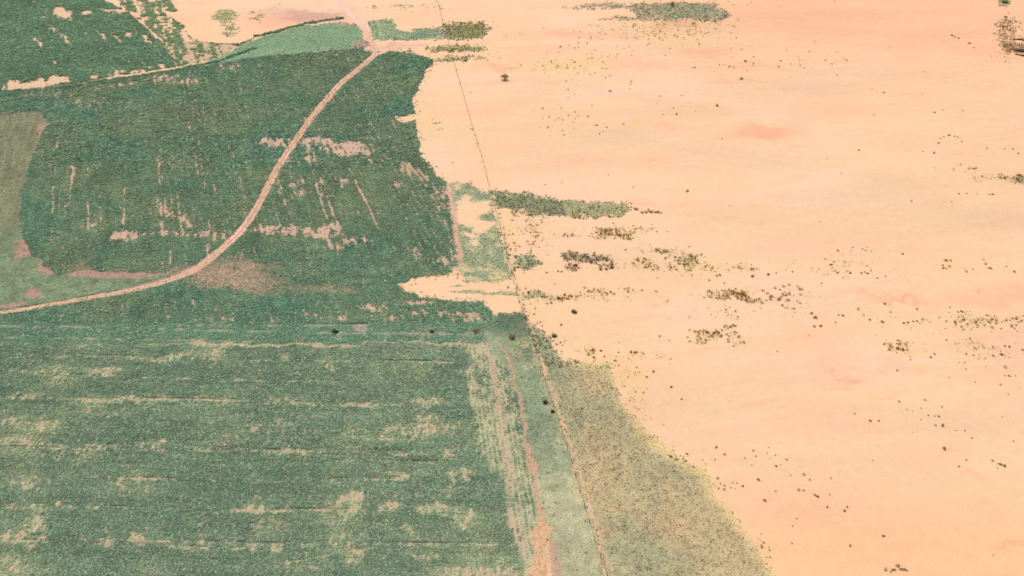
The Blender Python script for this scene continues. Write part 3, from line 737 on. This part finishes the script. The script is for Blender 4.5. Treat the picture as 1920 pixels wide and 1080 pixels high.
for k, (s, h, c) in enumerate(zip(s_, prof, cr)):
    wd = .78 * C_[:, 2] / 2 * (1 + .24 * (wob if s > 0 else wob2) * abs(s))
    px_ = C_[:, 0] + NR[:, 0] * s * wd; py_ = C_[:, 1] + NR[:, 1] * s * wd
    z = height(px_, py_) + .025 + h * .8
    V.append(np.stack([px_, py_, z], 1))
    vv = (1 + .07 * vn(px_, py_, 1.5, seed=3) + .06 * vn(px_, py_, 9, seed=4))[:, None]
    bl = np.clip(.45 + .5 * vn(px_, py_, 14, seed=6), 0, 1)[:, None]
    RC.append((alb(*c)[None] * bl + alb(230, 180, 142)[None] * (1 - bl)) * vv)
V = np.stack(V, 1); RC = np.stack(RC, 1)
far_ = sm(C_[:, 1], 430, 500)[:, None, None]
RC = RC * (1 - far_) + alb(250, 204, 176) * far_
nr, nk = V.shape[:2]
idx = np.arange(nr * nk).reshape(nr, nk)
F = np.stack([idx[:-1, :-1], idx[:-1, 1:], idx[1:, 1:], idx[1:, :-1]], -1).reshape(-1, 4)[:, ::-1]
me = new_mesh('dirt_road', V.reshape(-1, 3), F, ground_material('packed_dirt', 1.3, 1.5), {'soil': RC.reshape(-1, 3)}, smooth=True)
tag(link('dirt_road', me), kind='structure')


# ------------------------------------------------------------------ plant pieces
def leaf_cluster(n_, rad, hgt, leaf, seed, upright=.5, roll=.35, core=.15):
    r = np.random.default_rng(seed)
    vs = []; fs = []
    for i in range(n_):
        a = r.random() * 6.283; q = math.sqrt(r.random()) * rad
        zmax = hgt * math.sqrt(max(0.05, 1 - (q / rad) ** 2 * .85))
        z = zmax * (core + (1 - core) * r.random() ** .6)
        c = np.array([q * math.cos(a), q * math.sin(a), z])
        d = np.array([math.cos(a + r.normal() * .7), math.sin(a + r.normal() * .7), upright * (r.random() * 1.4 - .1)])
        d /= np.linalg.norm(d)
        s = np.cross(d, [0, 0, 1.0]) + roll * r.normal(size=3); s -= d * s.dot(d); s /= np.linalg.norm(s)
        l = leaf * (.7 + .6 * r.random()); w_ = l * (.42 + .2 * r.random())
        b = len(vs)
        vs += [c - d * l * .5, c + s * w_ * .5 + d * l * .05, c + d * l * .5 - np.array([0, 0, l * .15]), c - s * w_ * .5 + d * l * .05]
        fs.append((b, b + 1, b + 2, b + 3))
    return np.array(vs), np.array(fs)


def variants(cname, mat, count, **kw):
    c = bpy.data.collections.new(cname)
    for i in range(count):
        v, f = leaf_cluster(seed=100 + i, **kw)
        c.objects.link(bpy.data.objects.new(cname, new_mesh(cname, v, f, mat)))
    return c


def scatter(name, pts, scl, hs, tint, coll, label, cat):
    n_ = len(pts)
    me = bpy.data.meshes.new(name)
    me.vertices.add(n_); me.vertices.foreach_set('co', np.ascontiguousarray(pts, np.float32).ravel())
    a = me.attributes.new('scl', 'FLOAT_VECTOR', 'POINT'); a.data.foreach_set('vector', np.stack([scl, scl, scl * hs], 1).astype(np.float32).ravel())
    a = me.attributes.new('rotv', 'FLOAT_VECTOR', 'POINT'); rr = rng.normal(size=(n_, 3)) * .12; rr[:, 2] = rng.random(n_) * 6.283
    a.data.foreach_set('vector', rr.astype(np.float32).ravel())
    a = me.attributes.new('tint', 'FLOAT_COLOR', 'POINT'); c = np.ones((n_, 4), np.float32); c[:, :3] = np.clip(tint, .004, .9); a.data.foreach_set('color', c.ravel())
    o = link(name, me)
    g = bpy.data.node_groups.new(name, 'GeometryNodeTree')
    g.interface.new_socket('Geometry', in_out='INPUT', socket_type='NodeSocketGeometry')
    g.interface.new_socket('Geometry', in_out='OUTPUT', socket_type='NodeSocketGeometry')
    gi = g.nodes.new('NodeGroupInput'); go = g.nodes.new('NodeGroupOutput')
    ip = g.nodes.new('GeometryNodeInstanceOnPoints'); ci = g.nodes.new('GeometryNodeCollectionInfo')
    ci.inputs['Collection'].default_value = coll; ci.inputs['Separate Children'].default_value = True; ci.inputs['Reset Children'].default_value = True
    ip.inputs['Pick Instance'].default_value = True
    s1 = g.nodes.new('GeometryNodeInputNamedAttribute'); s1.data_type = 'FLOAT_VECTOR'; s1.inputs[0].default_value = 'scl'
    s2 = g.nodes.new('GeometryNodeInputNamedAttribute'); s2.data_type = 'FLOAT_VECTOR'; s2.inputs[0].default_value = 'rotv'
    rn = g.nodes.new('FunctionNodeRandomValue'); rn.data_type = 'INT'
    rn.inputs['Min'].default_value = 0
    [s for s in rn.inputs if s.name == 'Min' and s.type == 'INT'][0].default_value = 0
    [s for s in rn.inputs if s.name == 'Max' and s.type == 'INT'][0].default_value = len(coll.objects) - 1
    L = g.links.new
    L(gi.outputs[0], ip.inputs['Points']); L(ci.outputs[0], ip.inputs['Instance'])
    L(s1.outputs[0], ip.inputs['Scale']); L(s2.outputs[0], ip.inputs['Rotation'])
    L([s for s in rn.outputs if s.type == 'INT'][0], ip.inputs['Instance Index'])
    L(ip.outputs[0], go.inputs[0])
    md = o.modifiers.new('plants', 'NODES'); md.node_group = g
    tag(o, label, cat, kind='stuff')
    return o


def candidates(y0, y1, step, margin=1.14):
    """jittered grid over the part of the ground the camera can see between two distances"""
    ys = np.arange(y0, y1, step)
    P = []
    for y in ys:
        half = 960 / FPX * (y * CP + HCAM * SP) * margin
        xs = np.arange(-half, half, step)
        P.append(np.stack([xs, np.full_like(xs, y)], 1))
    P = np.concatenate(P)
    P = P + (rng.random(P.shape) - .5) * step * .95
    return P


m_crop = plant_material('crop_leaves', trans=.35, var=.16)
m_grass = plant_material('grass_blades', trans=.25, var=.14)
m_scrub = plant_material('scrub_leaves', trans=.15, var=.2)
V_crop = variants('crop_plant', m_crop, 5, n_=15, rad=.85, hgt=.8, leaf=.8, upright=.3, roll=.22, core=.3)
V_grass = variants('grass_tuft', m_grass, 4, n_=9, rad=1.0, hgt=.9, leaf=.9, upright=.6, roll=.3, core=.1)
V_scrub = variants('scrub_bush', m_scrub, 5, n_=34, rad=1.0, hgt=1.15, leaf=.55, upright=.7, core=.08)

GC = 2.75     # leaves stand at all angles and shade each other; their own colour is lighter than the field's
acc = {'crop': [], 'grass': [], 'scrub': []}
for (y0, y1, step) in [(84, 135, .30), (135, 200, .36), (200, 300, .47), (300, 420, .64), (420, 560, .85)]:
    P = candidates(y0, y1, step)
    for i in range(0, len(P), CH):
        Q = P[i:i + CH]
        z = height(Q[:, 0], Q[:, 1])
        c, crop, ct, gr, gt, sc, stt, ss = cover(Q[:, 0], Q[:, 1], z)
        r = rng.random(len(Q))
        k = r < crop
        q = Q[k]; nn = len(q)
        tall = 1 + .5 * (crop[k] > 1.1)
        # gentle canopy relief
        rel = 1 + .25 * fbm(q[:, 0], q[:, 1], 2.4, seed=14, o=2)
        acc['crop'].append((np.column_stack([q, z[k]]), step * (.68 + .42 * rng.random(nn)) * rel * (.55 + .45 * crop[k]), (.85 + .6 * rng.random(nn)) * tall,
                            np.where((rng.random(nn) < (.04 if y0 < 190 else .015) + .55 * np.clip(1 - crop[k], 0, .5))[:, None], alb(206, 204, 170) * 1.5, ct[k] * GC * np.exp(rng.normal(size=nn) * (.19 if y0 < 190 else .12) - .01)[:, None])))
        r2 = rng.random(len(Q))
        k = (r2 < gr * .8) & ~(r < crop)
        q = Q[k]; nn = len(q)
        acc['grass'].append((np.column_stack([q, z[k]]), step * (.45 + .5 * rng.random(nn)), .35 + .4 * rng.random(nn), gt[k] * 1.8))
        r3 = rng.random(len(Q))
        k = (r3 < sc * (step / .5) ** 2 * .55)
        q = Q[k]; nn = len(q)
        acc['scrub'].append((np.column_stack([q, z[k] - .02]), (.20 + .40 * rng.random(nn) ** 1.7) * (.8 + .2 * y0 / 200) * ss[k], .8 + .4 * rng.random(nn), stt[k] * np.array([1.85, 1.6, 1.45])))
for key, coll, nm, lab, cat in (('crop', V_crop, 'crop_plants', 'dense green leafy crop filling the fields left of the fence', 'crops'),
                                ('grass', V_grass, 'grass', 'pale green and straw coloured grass on verges, meadow and dry strip', 'grass'),
                                ('scrub', V_scrub, 'scrub', 'countless small olive brown scrub bushes dotting sand and dry grass', 'scrub')):
    A = [np.concatenate([a[j] for a in acc[key]]) for j in range(4)]
    print(key, len(A[0]))
    scatter(nm, A[0], A[1], A[2], A[3], coll, lab, cat)


# ------------------------------------------------------------------ fence
fx, fy, _ = to_ground([p[0] for p in FENCE], [p[1] for p in FENCE])
FC = resample(np.stack([fx, fy, fx * 0], 1), .5)
seg = np.linalg.norm(np.diff(FC[:, :2], axis=0), axis=1); L_ = np.concatenate([[0], np.cumsum(seg)])
m_post = simple_mat('weathered_post', (.12, .08, .052)); m_wire = simple_mat('rusty_wire', (.26, .18, .11))
fence = bpy.data.objects.new('wire_fence', None); COL.objects.link(fence)
fence.location = (FC[0, 0], FC[0, 1], float(height(FC[0, 0:1], FC[0, 1:2])[0]))
tag(fence, 'long thin wire fence on dark posts between green fields and bare sand', 'fence')
O_ = np.array(fence.location)


def tube(P, r, k=6, taper=None):
    P = np.array(P, float); n_ = len(P)
    T = np.gradient(P, axis=0); T /= np.linalg.norm(T, axis=1)[:, None]
    ref = np.array([0, 0, 1.0]) if abs(T[0, 2]) < .9 else np.array([1.0, 0, 0])
    A = np.cross(T, ref); A /= np.linalg.norm(A, axis=1)[:, None]; B = np.cross(T, A)
    rr = np.full(n_, r) if taper is None else np.array(taper)
    an = np.arange(k) * 2 * math.pi / k
    V = P[:, None, :] + rr[:, None, None] * (np.cos(an)[None, :, None] * A[:, None, :] + np.sin(an)[None, :, None] * B[:, None, :])
    V = V.reshape(-1, 3)
    idx = np.arange(n_ * k).reshape(n_, k)
    F = np.stack([idx[:-1], np.roll(idx[:-1], -1, 1), np.roll(idx[1:], -1, 1), idx[1:]], -1).reshape(-1, 4)
    b = len(V)
    V = np.vstack([V, P[0], P[-1]])
    caps = [(idx[0, (j + 1) % k], idx[0, j], b, b) for j in range(k)] + [(idx[-1, j], idx[-1, (j + 1) % k], b + 1, b + 1) for j in range(k)]
    return V, F, caps


def tube_mesh(name, tubes, mat):
    me = bpy.data.meshes.new(name)
    vs = []; fs = []
    for V, F, caps in tubes:
        b = len(vs); vs += [tuple(v) for v in V]
        fs += [tuple(int(i) + b for i in f) for f in F] + [tuple(int(i) + b for i in c[:3]) for c in caps]
    me.from_pydata(vs, [], fs); me.materials.append(mat); me.update()
    return me


post_me = [tube_mesh('post', [tube([(0, 0, -.3), (.01 * j, 0, .6), (.02 * j, .01, 1.45 + .08 * j)], .09, 7, (.085, .075, .065))], m_post) for j in range(3)]
sps = L_[-1] / 98
pk = np.arange(0, L_[-1], sps)
PX = np.interp(pk, L_, FC[:, 0]); PY = np.interp(pk, L_, FC[:, 1]); PZ = height(PX, PY)
for i in range(len(pk)):
    p = link('post', post_me[i % 3], fence)
    p.location = (PX[i] - O_[0], PY[i] - O_[1], PZ[i] - O_[2]); p.rotation_euler = (rng.normal() * .05, rng.normal() * .05, rng.random() * 6)
for h in (.30, .62, .92, 1.22):
    P = np.stack([PX - O_[0], PY - O_[1], PZ - O_[2] + h], 1)
    # slight sag between posts
    Q = []
    for i in range(len(P) - 1):
        Q += [P[i], (P[i] + P[i + 1]) / 2 - np.array([0, 0, .03])]
    Q.append(P[-1])
    link('wire', tube_mesh('wire', [tube(Q, .010, 4)], m_wire), fence)

# ------------------------------------------------------------------ individual bushes and shrubs
m_leafd = plant_material('dark_shrub_leaves', base=tuple(alb(172, 134, 88)), trans=.15, var=.2)
m_leafg = plant_material('green_bush_leaves', base=tuple(alb(168, 158, 116)), trans=.15, var=.2)
m_leafx = plant_material('shade_tree_leaves', base=tuple(alb(112, 104, 68)), trans=.15, var=.2)
m_wood = simple_mat('bark', (.12, .08, .05))


def stem_tubes(rad, hgt, n_, seed, r0):
    r = np.random.default_rng(seed); T = []
    for i in range(n_):
        a = 6.283 * i / n_ + r.random(); q = rad * (.35 + .4 * r.random())
        T.append(tube([(0, 0, -.05), (q * .4 * math.cos(a), q * .4 * math.sin(a), hgt * .35), (q * math.cos(a + .2), q * math.sin(a + .2), hgt * .8)], r0, 5, (r0, r0 * .7, r0 * .3)))
    return T


def bush_mesh(name, seed, lobes, leaves, leaf, mat, spread=.55):
    r = np.random.default_rng(seed); VV = []; FF = []; b = 0
    for i in range(lobes):
        a = r.random() * 6.283; q = spread * math.sqrt(r.random()) if i else 0
        s = .45 + .35 * r.random()
        v, f = leaf_cluster(leaves, s, s * (1.0 + .5 * r.random()), leaf, seed * 31 + i, upright=.7, core=.05)
        v = v + np.array([q * math.cos(a), q * math.sin(a), .05 * r.random()])
        VV.append(v); FF.append(f + b); b += len(v)
    return new_mesh(name, np.vstack(VV), np.vstack(FF), mat)


shr = [bush_mesh('shrub', 40 + i, 3 + i % 3, 46, .26, m_leafd if i % 4 else m_leafg) for i in range(8)]
SHRUBS = [
    (1051, 87, 6), (1067, 84, 4), (1140, 106, 5), (1157, 86, 4), (1187, 94, 3), (1130, 128, 4), (1145, 170, 8), (1130, 172, 3), (1137, 128, 4), (1077, 176, 4), (1065, 182, 3), (1018, 203, 5), (1081, 218, 3),
    (1118, 234, 6), (1138, 238, 5), (1124, 250, 5), (1131, 246, 3), (1183, 152, 5), (1182, 157, 4), (1180, 166, 3), (1278, 179, 4), (1316, 176, 3), (1344, 197, 8), (1268, 213, 6), (1304, 208, 4), (1303, 126, 6), (1298, 127, 4),
    (1368, 124, 5), (1390, 147, 9), (1397, 114, 7), (1413, 118, 5), (1370, 90, 4), (1346, 89, 3), (1312, 81, 5), (1322, 63, 3), (1230, 64, 4), (1354, 259, 4), (1341, 134, 3), (1375, 8, 4), (1402, 8, 4), (1366, 3, 4), (1418, 9, 3), (1426, 10, 3),
    (1565, 2, 3), (1464, 113, 6), (1460, 125, 5), (1499, 113, 4), (1501, 123, 4), (1497, 107, 3), (1545, 46, 3), (1527, 78, 4), (1669, 89, 4), (1784, 65, 6), (1790, 68, 6), (1797, 71, 5), (1817, 80, 8), (1826, 89, 4), (1859, 105, 4),
    (1635, 166, 4), (1657, 173, 6), (1639, 215, 5), (1729, 175, 4), (1752, 210, 5), (1768, 206, 4), (1805, 207, 4), (1694, 192, 3), (1733, 134, 4), (1760, 267, 6), (1762, 259, 5), (1770, 256, 4), (1779, 253, 6), (1790, 255, 5),
    (1796, 257, 4), (1803, 265, 5), (1885, 31, 7), (1894, 39, 3), (1905, 40, 6), (1289, 357, 9), (1346, 366, 3), (1368, 385, 4), (1053, 341, 4), (1035, 342, 3), (1022, 346, 4), (1184, 338, 3), (1141, 328, 4), (1187, 350, 4),
    (1011, 463, 4), (1025, 510, 6), (1046, 508, 7), (1053, 509, 7), (1126, 504, 8), (1136, 503, 9), (1146, 501, 8), (1192, 391, 9), (1204, 398, 7), (1212, 398, 7), (1220, 397, 7), (1232, 397, 6), (1143, 405, 9), (1150, 406, 7), (1078, 407, 8),
    (1086, 408, 6), (1222, 420, 4), (1251, 434, 4), (1329, 524, 7), (1358, 530, 5), (1411, 517, 7), (1344, 516, 7), (1350, 515, 6), (1389, 503, 5), (1361, 486, 3), (1379, 541, 5), (1233, 520, 4), (1040, 532, 4), (1293, 462, 4),
    (1610, 281, 6), (1550, 297, 4), (1610, 298, 3), (1700, 282, 4), (1730, 283, 4), (1751, 286, 7), (1577, 324, 4), (1573, 340, 3), (1850, 277, 5), (1883, 278, 5), (1862, 283, 3), (1909, 287, 5), (1900, 279, 6), (1826, 315, 7), (1816, 316, 5),
    (1779, 313, 3), (1794, 317, 3), (1798, 363, 5), (1813, 362, 4), (1831, 363, 4), (1856, 364, 5), (1862, 364, 6), (1785, 378, 4), (1709, 376, 5), (1848, 381, 3), (1905, 356, 3), (1599, 464, 4), (1625, 463, 4), (1634, 470, 4), (1623, 469, 5),
    (1571, 469, 6), (1580, 476, 4), (1558, 495, 7), (1565, 491, 4), (1693, 475, 7), (1455, 511, 5), (1440, 513, 8), (1486, 509, 5), (1570, 511, 5), (1594, 511, 6), (1614, 511, 6), (1621, 509, 5), (1627, 512, 6), (1633, 507, 4),
    (1660, 517, 5), (1645, 521, 5), (1540, 530, 5), (1773, 487, 8), (1781, 499, 7), (1768, 497, 6), (1857, 502, 7), (1824, 504, 5), (1902, 508, 9), (1875, 525, 3), (1471, 547, 5), (1481, 548, 6), (1462, 543, 5), (1445, 561, 6),
    (1489, 577, 7), (1495, 564, 4), (1491, 585, 4), (1466, 571, 7), (1521, 586, 7), (1527, 594, 12), (1527, 611, 8), (1539, 610, 9), (1579, 590, 8), (1572, 590, 5), (1566, 604, 5), (1631, 599, 7), (1614, 590, 3), (1656, 603, 9),
    (1659, 569, 8), (1694, 605, 6), (1702, 604, 7), (1712, 602, 5), (1718, 601, 8), (1715, 612, 3), (1781, 576, 5), (1779, 585, 4), (1796, 584, 6), (1802, 583, 7), (1806, 599, 5), (1853, 603, 6), (1841, 600, 4), (1821, 617, 4),
    (1832, 613, 4), (1877, 616, 5), (1905, 598, 6), (1915, 601, 7), (1694, 656, 6), (1701, 656, 6), (1681, 660, 4), (1667, 656, 4), (1685, 638, 6), (1706, 669, 4), (1707, 674, 4), (1752, 663, 6), (1745, 669, 6), (1884, 647, 7),
    (1892, 649, 6), (1831, 655, 5), (1809, 679, 5), (1862, 666, 6), (1878, 664, 6), (1917, 655, 6), (1779, 707, 5), (1811, 692, 4), (1884, 704, 4), (1892, 704, 6), (1829, 716, 4), (1682, 694, 6), (1631, 788, 7), (1647, 788, 5),
    (1602, 775, 4), (1766, 762, 5), (1740, 778, 5), (1752, 779, 5), (1761, 780, 7), (1753, 796, 6), (1767, 796, 8), (1809, 807, 5), (1879, 781, 4), (1020, 551, 6), (1026, 568, 7), (1034, 567, 6), (1013, 603, 5), (1052, 608, 7),
    (1051, 641, 5), (1225, 696, 7), (1213, 706, 6), (1177, 706, 4), (1258, 725, 8), (1171, 724, 4), (1278, 748, 6), (1165, 793, 5), (1244, 796, 4), (1152, 675, 8), (1160, 684, 5), (1104, 664, 8), (1113, 668, 8), (1127, 657, 7),
    (1133, 668, 6), (1160, 660, 5), (1183, 658, 8), (1191, 660, 8), (1258, 672, 5), (1252, 564, 6), (1376, 648, 7), (1338, 625, 7), (1345, 620, 6), (1314, 634, 6), (1454, 853, 4), (1455, 873, 6), (1482, 890, 5), (1637, 862, 4),
    (1771, 840, 9), (1811, 862, 5), (1798, 874, 5), (1822, 820, 6), (1862, 863, 6), (1876, 869, 8), (1883, 872, 8), (1870, 877, 4), (1900, 827, 4), (1507, 919, 5), (1455, 920, 5), (1527, 927, 7), (1533, 930, 6), (1555, 926, 4),
    (1551, 950, 6), (1588, 949, 6), (1583, 957, 8), (1494, 972, 5), (1486, 986, 4), (1656, 1004, 7), (1594, 1021, 7), (1485, 1018, 4), (1443, 1031, 5), (1675, 1068, 8), (1690, 1067, 8), (1701, 1069, 6), (1219, 818, 6), (1232, 819, 6),
    (1343, 838, 7), (1359, 851, 7), (1288, 850, 6), (1340, 861, 5), (1417, 855, 5), (1410, 872, 5), (1422, 898, 9), (1392, 910, 7), (1434, 937, 9), (1258, 855, 7), (1269, 861, 7), (1286, 863, 7), (1300, 874, 6), (1432, 1016, 6)]
# keep the three hundred that show largest
SHRUBS = sorted(SHRUBS, key=lambda s: -s[2])[:296]


def zone(u, v):
    if u > 1870 and v < 110: return 'beside the eroded brown bank in the far right corner'
    if v < 60: return 'on far sand near the long olive grass patch' if u < 1460 else 'alone on the far orange sand'
    if v < 140 and u < 1240: return 'on far sand just below the olive grass patch'
    if v < 275 and u < 1240: return 'on far sand between the lone dark tree and the orange streaks'
    if v < 275 and u < 1440: return 'on far sand around the orange oval streak'
    if v < 140 and u < 1560: return 'in the pair of clumps on smooth far sand'
    if v < 110: return 'in the slanting line left of the eroded bank'
    if v < 230: return 'dotted thinly over the far right sand'
    if v < 275 and u > 1740: return 'in the broken ring on the far right sand'
    if v < 345 and u > 1800: return 'by the thin green strip at the right edge of the sand'
    if v < 345 and u > 1500: return 'in the loose row on smooth sand above the right middle'
    if v < 355: return 'just beyond the long scrub strip by the fence'
    if v < 420 and u < 1260: return 'along the lower rim of the long scrub strip'
    if v < 400 and u < 1440: return 'alone on smooth sand past the tip of the scrub strip'
    if v < 400: return 'below the thin green strip at the right edge'
    if v < 545 and u < 1170: return 'around the two dense dark scrub patches'
    if v < 545 and u < 1440: return 'among the scattered scrub right of the dense patches'
    if v < 535 and u < 1700: return 'in the middle band of the right hand sand'
    if v < 535: return 'in the middle band near the right edge of the sand'
    if v < 625 and u < 1180: return 'on sand right beside the fence corner'
    if v < 655 and u < 1440: return 'in the loose round cluster on pale central sand'
    if v < 600 and u < 1510: return 'at the right end of the elongated scrub cluster'
    if v < 625 and u < 1600: return 'around the largest bush of the central right sand'
    if v < 625 and u < 1740: return 'in the short dark row of the lower right sand'
    if v < 630: return 'in the speckled belt at the right edge of the sand'
    if v < 700 and u < 1300: return 'where the dry grass narrows beside the sand'
    if v < 720 and u < 1740: return 'in the oval clump on the lower right sand'
    if v < 720: return 'below the speckled belt near the right edge'
    if v < 810 and u < 1300: return 'on sand just right of the dry grass'
    if v < 815 and u < 1700: return 'as a small pair on bare lower sand'
    if v < 815: return 'in the little group left of the lower right edge'
    if u > 1600 and v < 890: return 'by the orange scrape low on the right'
    if u < 1310: return 'on the bulging edge of the dry grass'
    if u < 1445: return 'on sand beyond the tip of the dry grass'
    if u > 1640 and v > 1050: return 'in the clump at the bottom edge of the sand'
    return 'scattered low on the open sand right of the grass'


zs = {}
for s in SHRUBS: zs.setdefault(zone(s[0], s[1]), []).append(s)
for zn, L in zs.items():
    used = {}
    if len(L) > 1:
        used[max(L, key=lambda s: s[2] + s[1] * 1e-4)] = 'broadest'
        for nm, fn in (('leftmost', lambda s: s[0]), ('rightmost', lambda s: -s[0]), ('nearest', lambda s: -s[1]), ('farthest', lambda s: s[1])):
            c = min(L, key=fn)
            if c not in used and len(L) > 2: used[c] = nm
    for i, s in enumerate(L):
        u, v, wpx = s
        x, y, z = to_ground([u], [v + wpx * .15])
        o = link('shrub', shr[(int(u) * 7 + int(v)) % 8])
        r = wpx * mpp(v) * .46 * random.uniform(.9, 1.1)
        o.location = (x[0], y[0], z[0] - .03); o.scale = (r * random.uniform(.95, 1.25), r * random.uniform(.8, 1.0), r * random.uniform(.75, .95)); o.rotation_euler = (0, 0, random.uniform(0, 6.28))
        green = ((int(u) * 7 + int(v)) % 8) % 4 == 0
        hue = 'olive' if green else 'brown'
        if len(L) == 1: lab = 'lone %s shrub %s' % (hue, zn)
        elif s in used: lab = '%s %s shrub %s' % (used[s], hue, zn)
        else:
            lab = '%s %s shrub %s' % ('middling' if wpx > 5 else 'small', hue, zn)
        tag(o, lab, 'shrub', 'dry shrubs dotted over the bare sand')

TREES = [(947, 149, 17, 1.0, 'x', 'acacia_tree', 'lone dark round tree on far sand right of the fence', 'tree'), (1260, 11, 9, 1.5, 'x', 'acacia_tree', 'dark upright tree standing in the far olive grass patch', 'tree'),
         (1076, 585, 13, 1.0, 'g', 'bush', 'grey green bush alone on pale sand, farther of two', 'bush'), (1040, 630, 11, 1.1, 'g', 'bush', 'brownish rounded bush on sand close to the fence, nearer of two', 'bush'),
         (1022, 754, 10, 1.1, 'x', 'bush', 'dark bush on green grass just left of the fence', 'bush'), (628, 622, 14, .8, 'x', 'bush', 'very dark bush on the verge left of the bare rectangle', 'bush'),
         (810, 622, 10, .9, 'x', 'bush', 'small dark bush on the verge right of the bare rectangle', 'bush'), (892, 621, 18, .5, 'g', 'bush', 'low spreading bush on the verge near the field corner', 'bush'),
         (960, 632, 18, .7, 'g', 'bush', 'grey green bush in dark grass beside the fence corner', 'bush'), (1036, 772, 8, .9, 'x', 'bush', 'small dark bush touching the fence below the lone grass bush', 'bush'),
         (1882, 5, 16, .7, 'l', 'bush', 'bright green bush clump at the far right top edge', 'bush')]
m_leafl = plant_material('bright_bush_leaves', base=tuple(alb(150, 170, 100)), trans=.2, var=.2)
for k, (u, v, wpx, hk, t_, nm, lab, cat) in enumerate(TREES):
    x, y, z = to_ground([u], [v])
    e = bpy.data.objects.new(nm, None); COL.objects.link(e); e.location = (x[0], y[0], z[0])
    tag(e, lab, cat)
    r = wpx * mpp(v) * .5
    lift = .28 * r if nm == 'acacia_tree' else .05
    rg = np.random.default_rng(500 + k)
    VV = []; FF = []; b = 0
    for i in range(9):
        a = rg.random() * 6.283; q = .62 * r * math.sqrt(rg.random()) if i else 0
        s = r * (.38 + .25 * rg.random())
        vv, ff = leaf_cluster(110, s, s * (.9 + .5 * rg.random()) * 1.2 * hk, .09 * r + .10, 900 + k * 10 + i, upright=.7, core=.0)
        vv = vv + np.array([q * math.cos(a), q * math.sin(a) * .8, lift + (.25 * r * rg.random() if nm == 'acacia_tree' else 0)])
        VV.append(vv); FF.append(ff + b); b += len(vv)
    link('crown', new_mesh('crown', np.vstack(VV), np.vstack(FF), {'x': m_leafx, 'g': m_leafg, 'l': m_leafl}[t_]), e)
    link('trunk', tube_mesh('trunk', stem_tubes(r, r * hk * 1.1, 5, 700 + k, .05 + .035 * r), m_wood), e)

# ------------------------------------------------------------------ eroded bank, far right corner
m_rock = simple_mat('eroded_brown_rock', (.19, .10, .065), var=.35, sc=1.2)


def ledge(name, P, wid, hgt, lab, seed):
    x, y, _ = to_ground([p[0] for p in P], [p[1] for p in P])
    C = resample(np.stack([x, y, x * 0], 1), .8)
    T = np.gradient(C[:, :2], axis=0); T /= np.linalg.norm(T, axis=1)[:, None] + 1e-9
    Nn = np.stack([-T[:, 1], T[:, 0]], 1)
    if Nn[:, 1].mean() < 0: Nn = -Nn
    n_ = len(C); k = np.linspace(0, 1, n_); env = np.sin(np.pi * np.clip(k * .94 + .03, 0, 1)) ** .5
    S_ = np.array([0, .03, .16, .34, .6, 1.0]); H_ = np.array([-.3, .55, .95, 1.0, .55, -.1])
    rr = np.random.default_rng(seed)
    V = []
    for s, h in zip(S_, H_):
        jx = C[:, 0] + Nn[:, 0] * wid * s * env + .35 * vn(C[:, 0], C[:, 1] + 9 * s, 1.5, seed=3)
        jy = C[:, 1] + Nn[:, 1] * wid * s * env + .35 * vn(C[:, 0] + 9 * s, C[:, 1], 1.5, seed=4)
        hh = h * hgt * env * (1 + .35 * vn(C[:, 0], C[:, 1] + 5 * s, 2.2, seed=5))
        V.append(np.stack([jx, jy, height(jx, jy) + hh - .1], 1))
    V = np.stack(V, 1)
    idx = np.arange(n_ * 6).reshape(n_, 6)
    F = np.stack([idx[:-1, :-1], idx[1:, :-1], idx[1:, 1:], idx[:-1, 1:]], -1).reshape(-1, 4)
    o = link(name, new_mesh(name, V.reshape(-1, 3), F, m_rock))
    tag(o, lab, 'rock ledge', 'eroded ledges of the far right bank')


ledge('rock_ledge', [(1896, 91), (1905, 96), (1925, 98), (1980, 96)], 4.5, 2.4, 'widest dark brown eroded ledge, middle of the far right bank', 1)
ledge('rock_ledge', [(1905, 102), (1920, 106), (1950, 110), (1990, 112)], 2.2, 1.3, 'thin reddish ledge lowest on the far right bank', 2)
ledge('rock_ledge', [(1898, 76), (1912, 75), (1930, 78), (1990, 80)], 2.6, 1.1, 'pale brown ledge uppermost on the far right bank', 3)
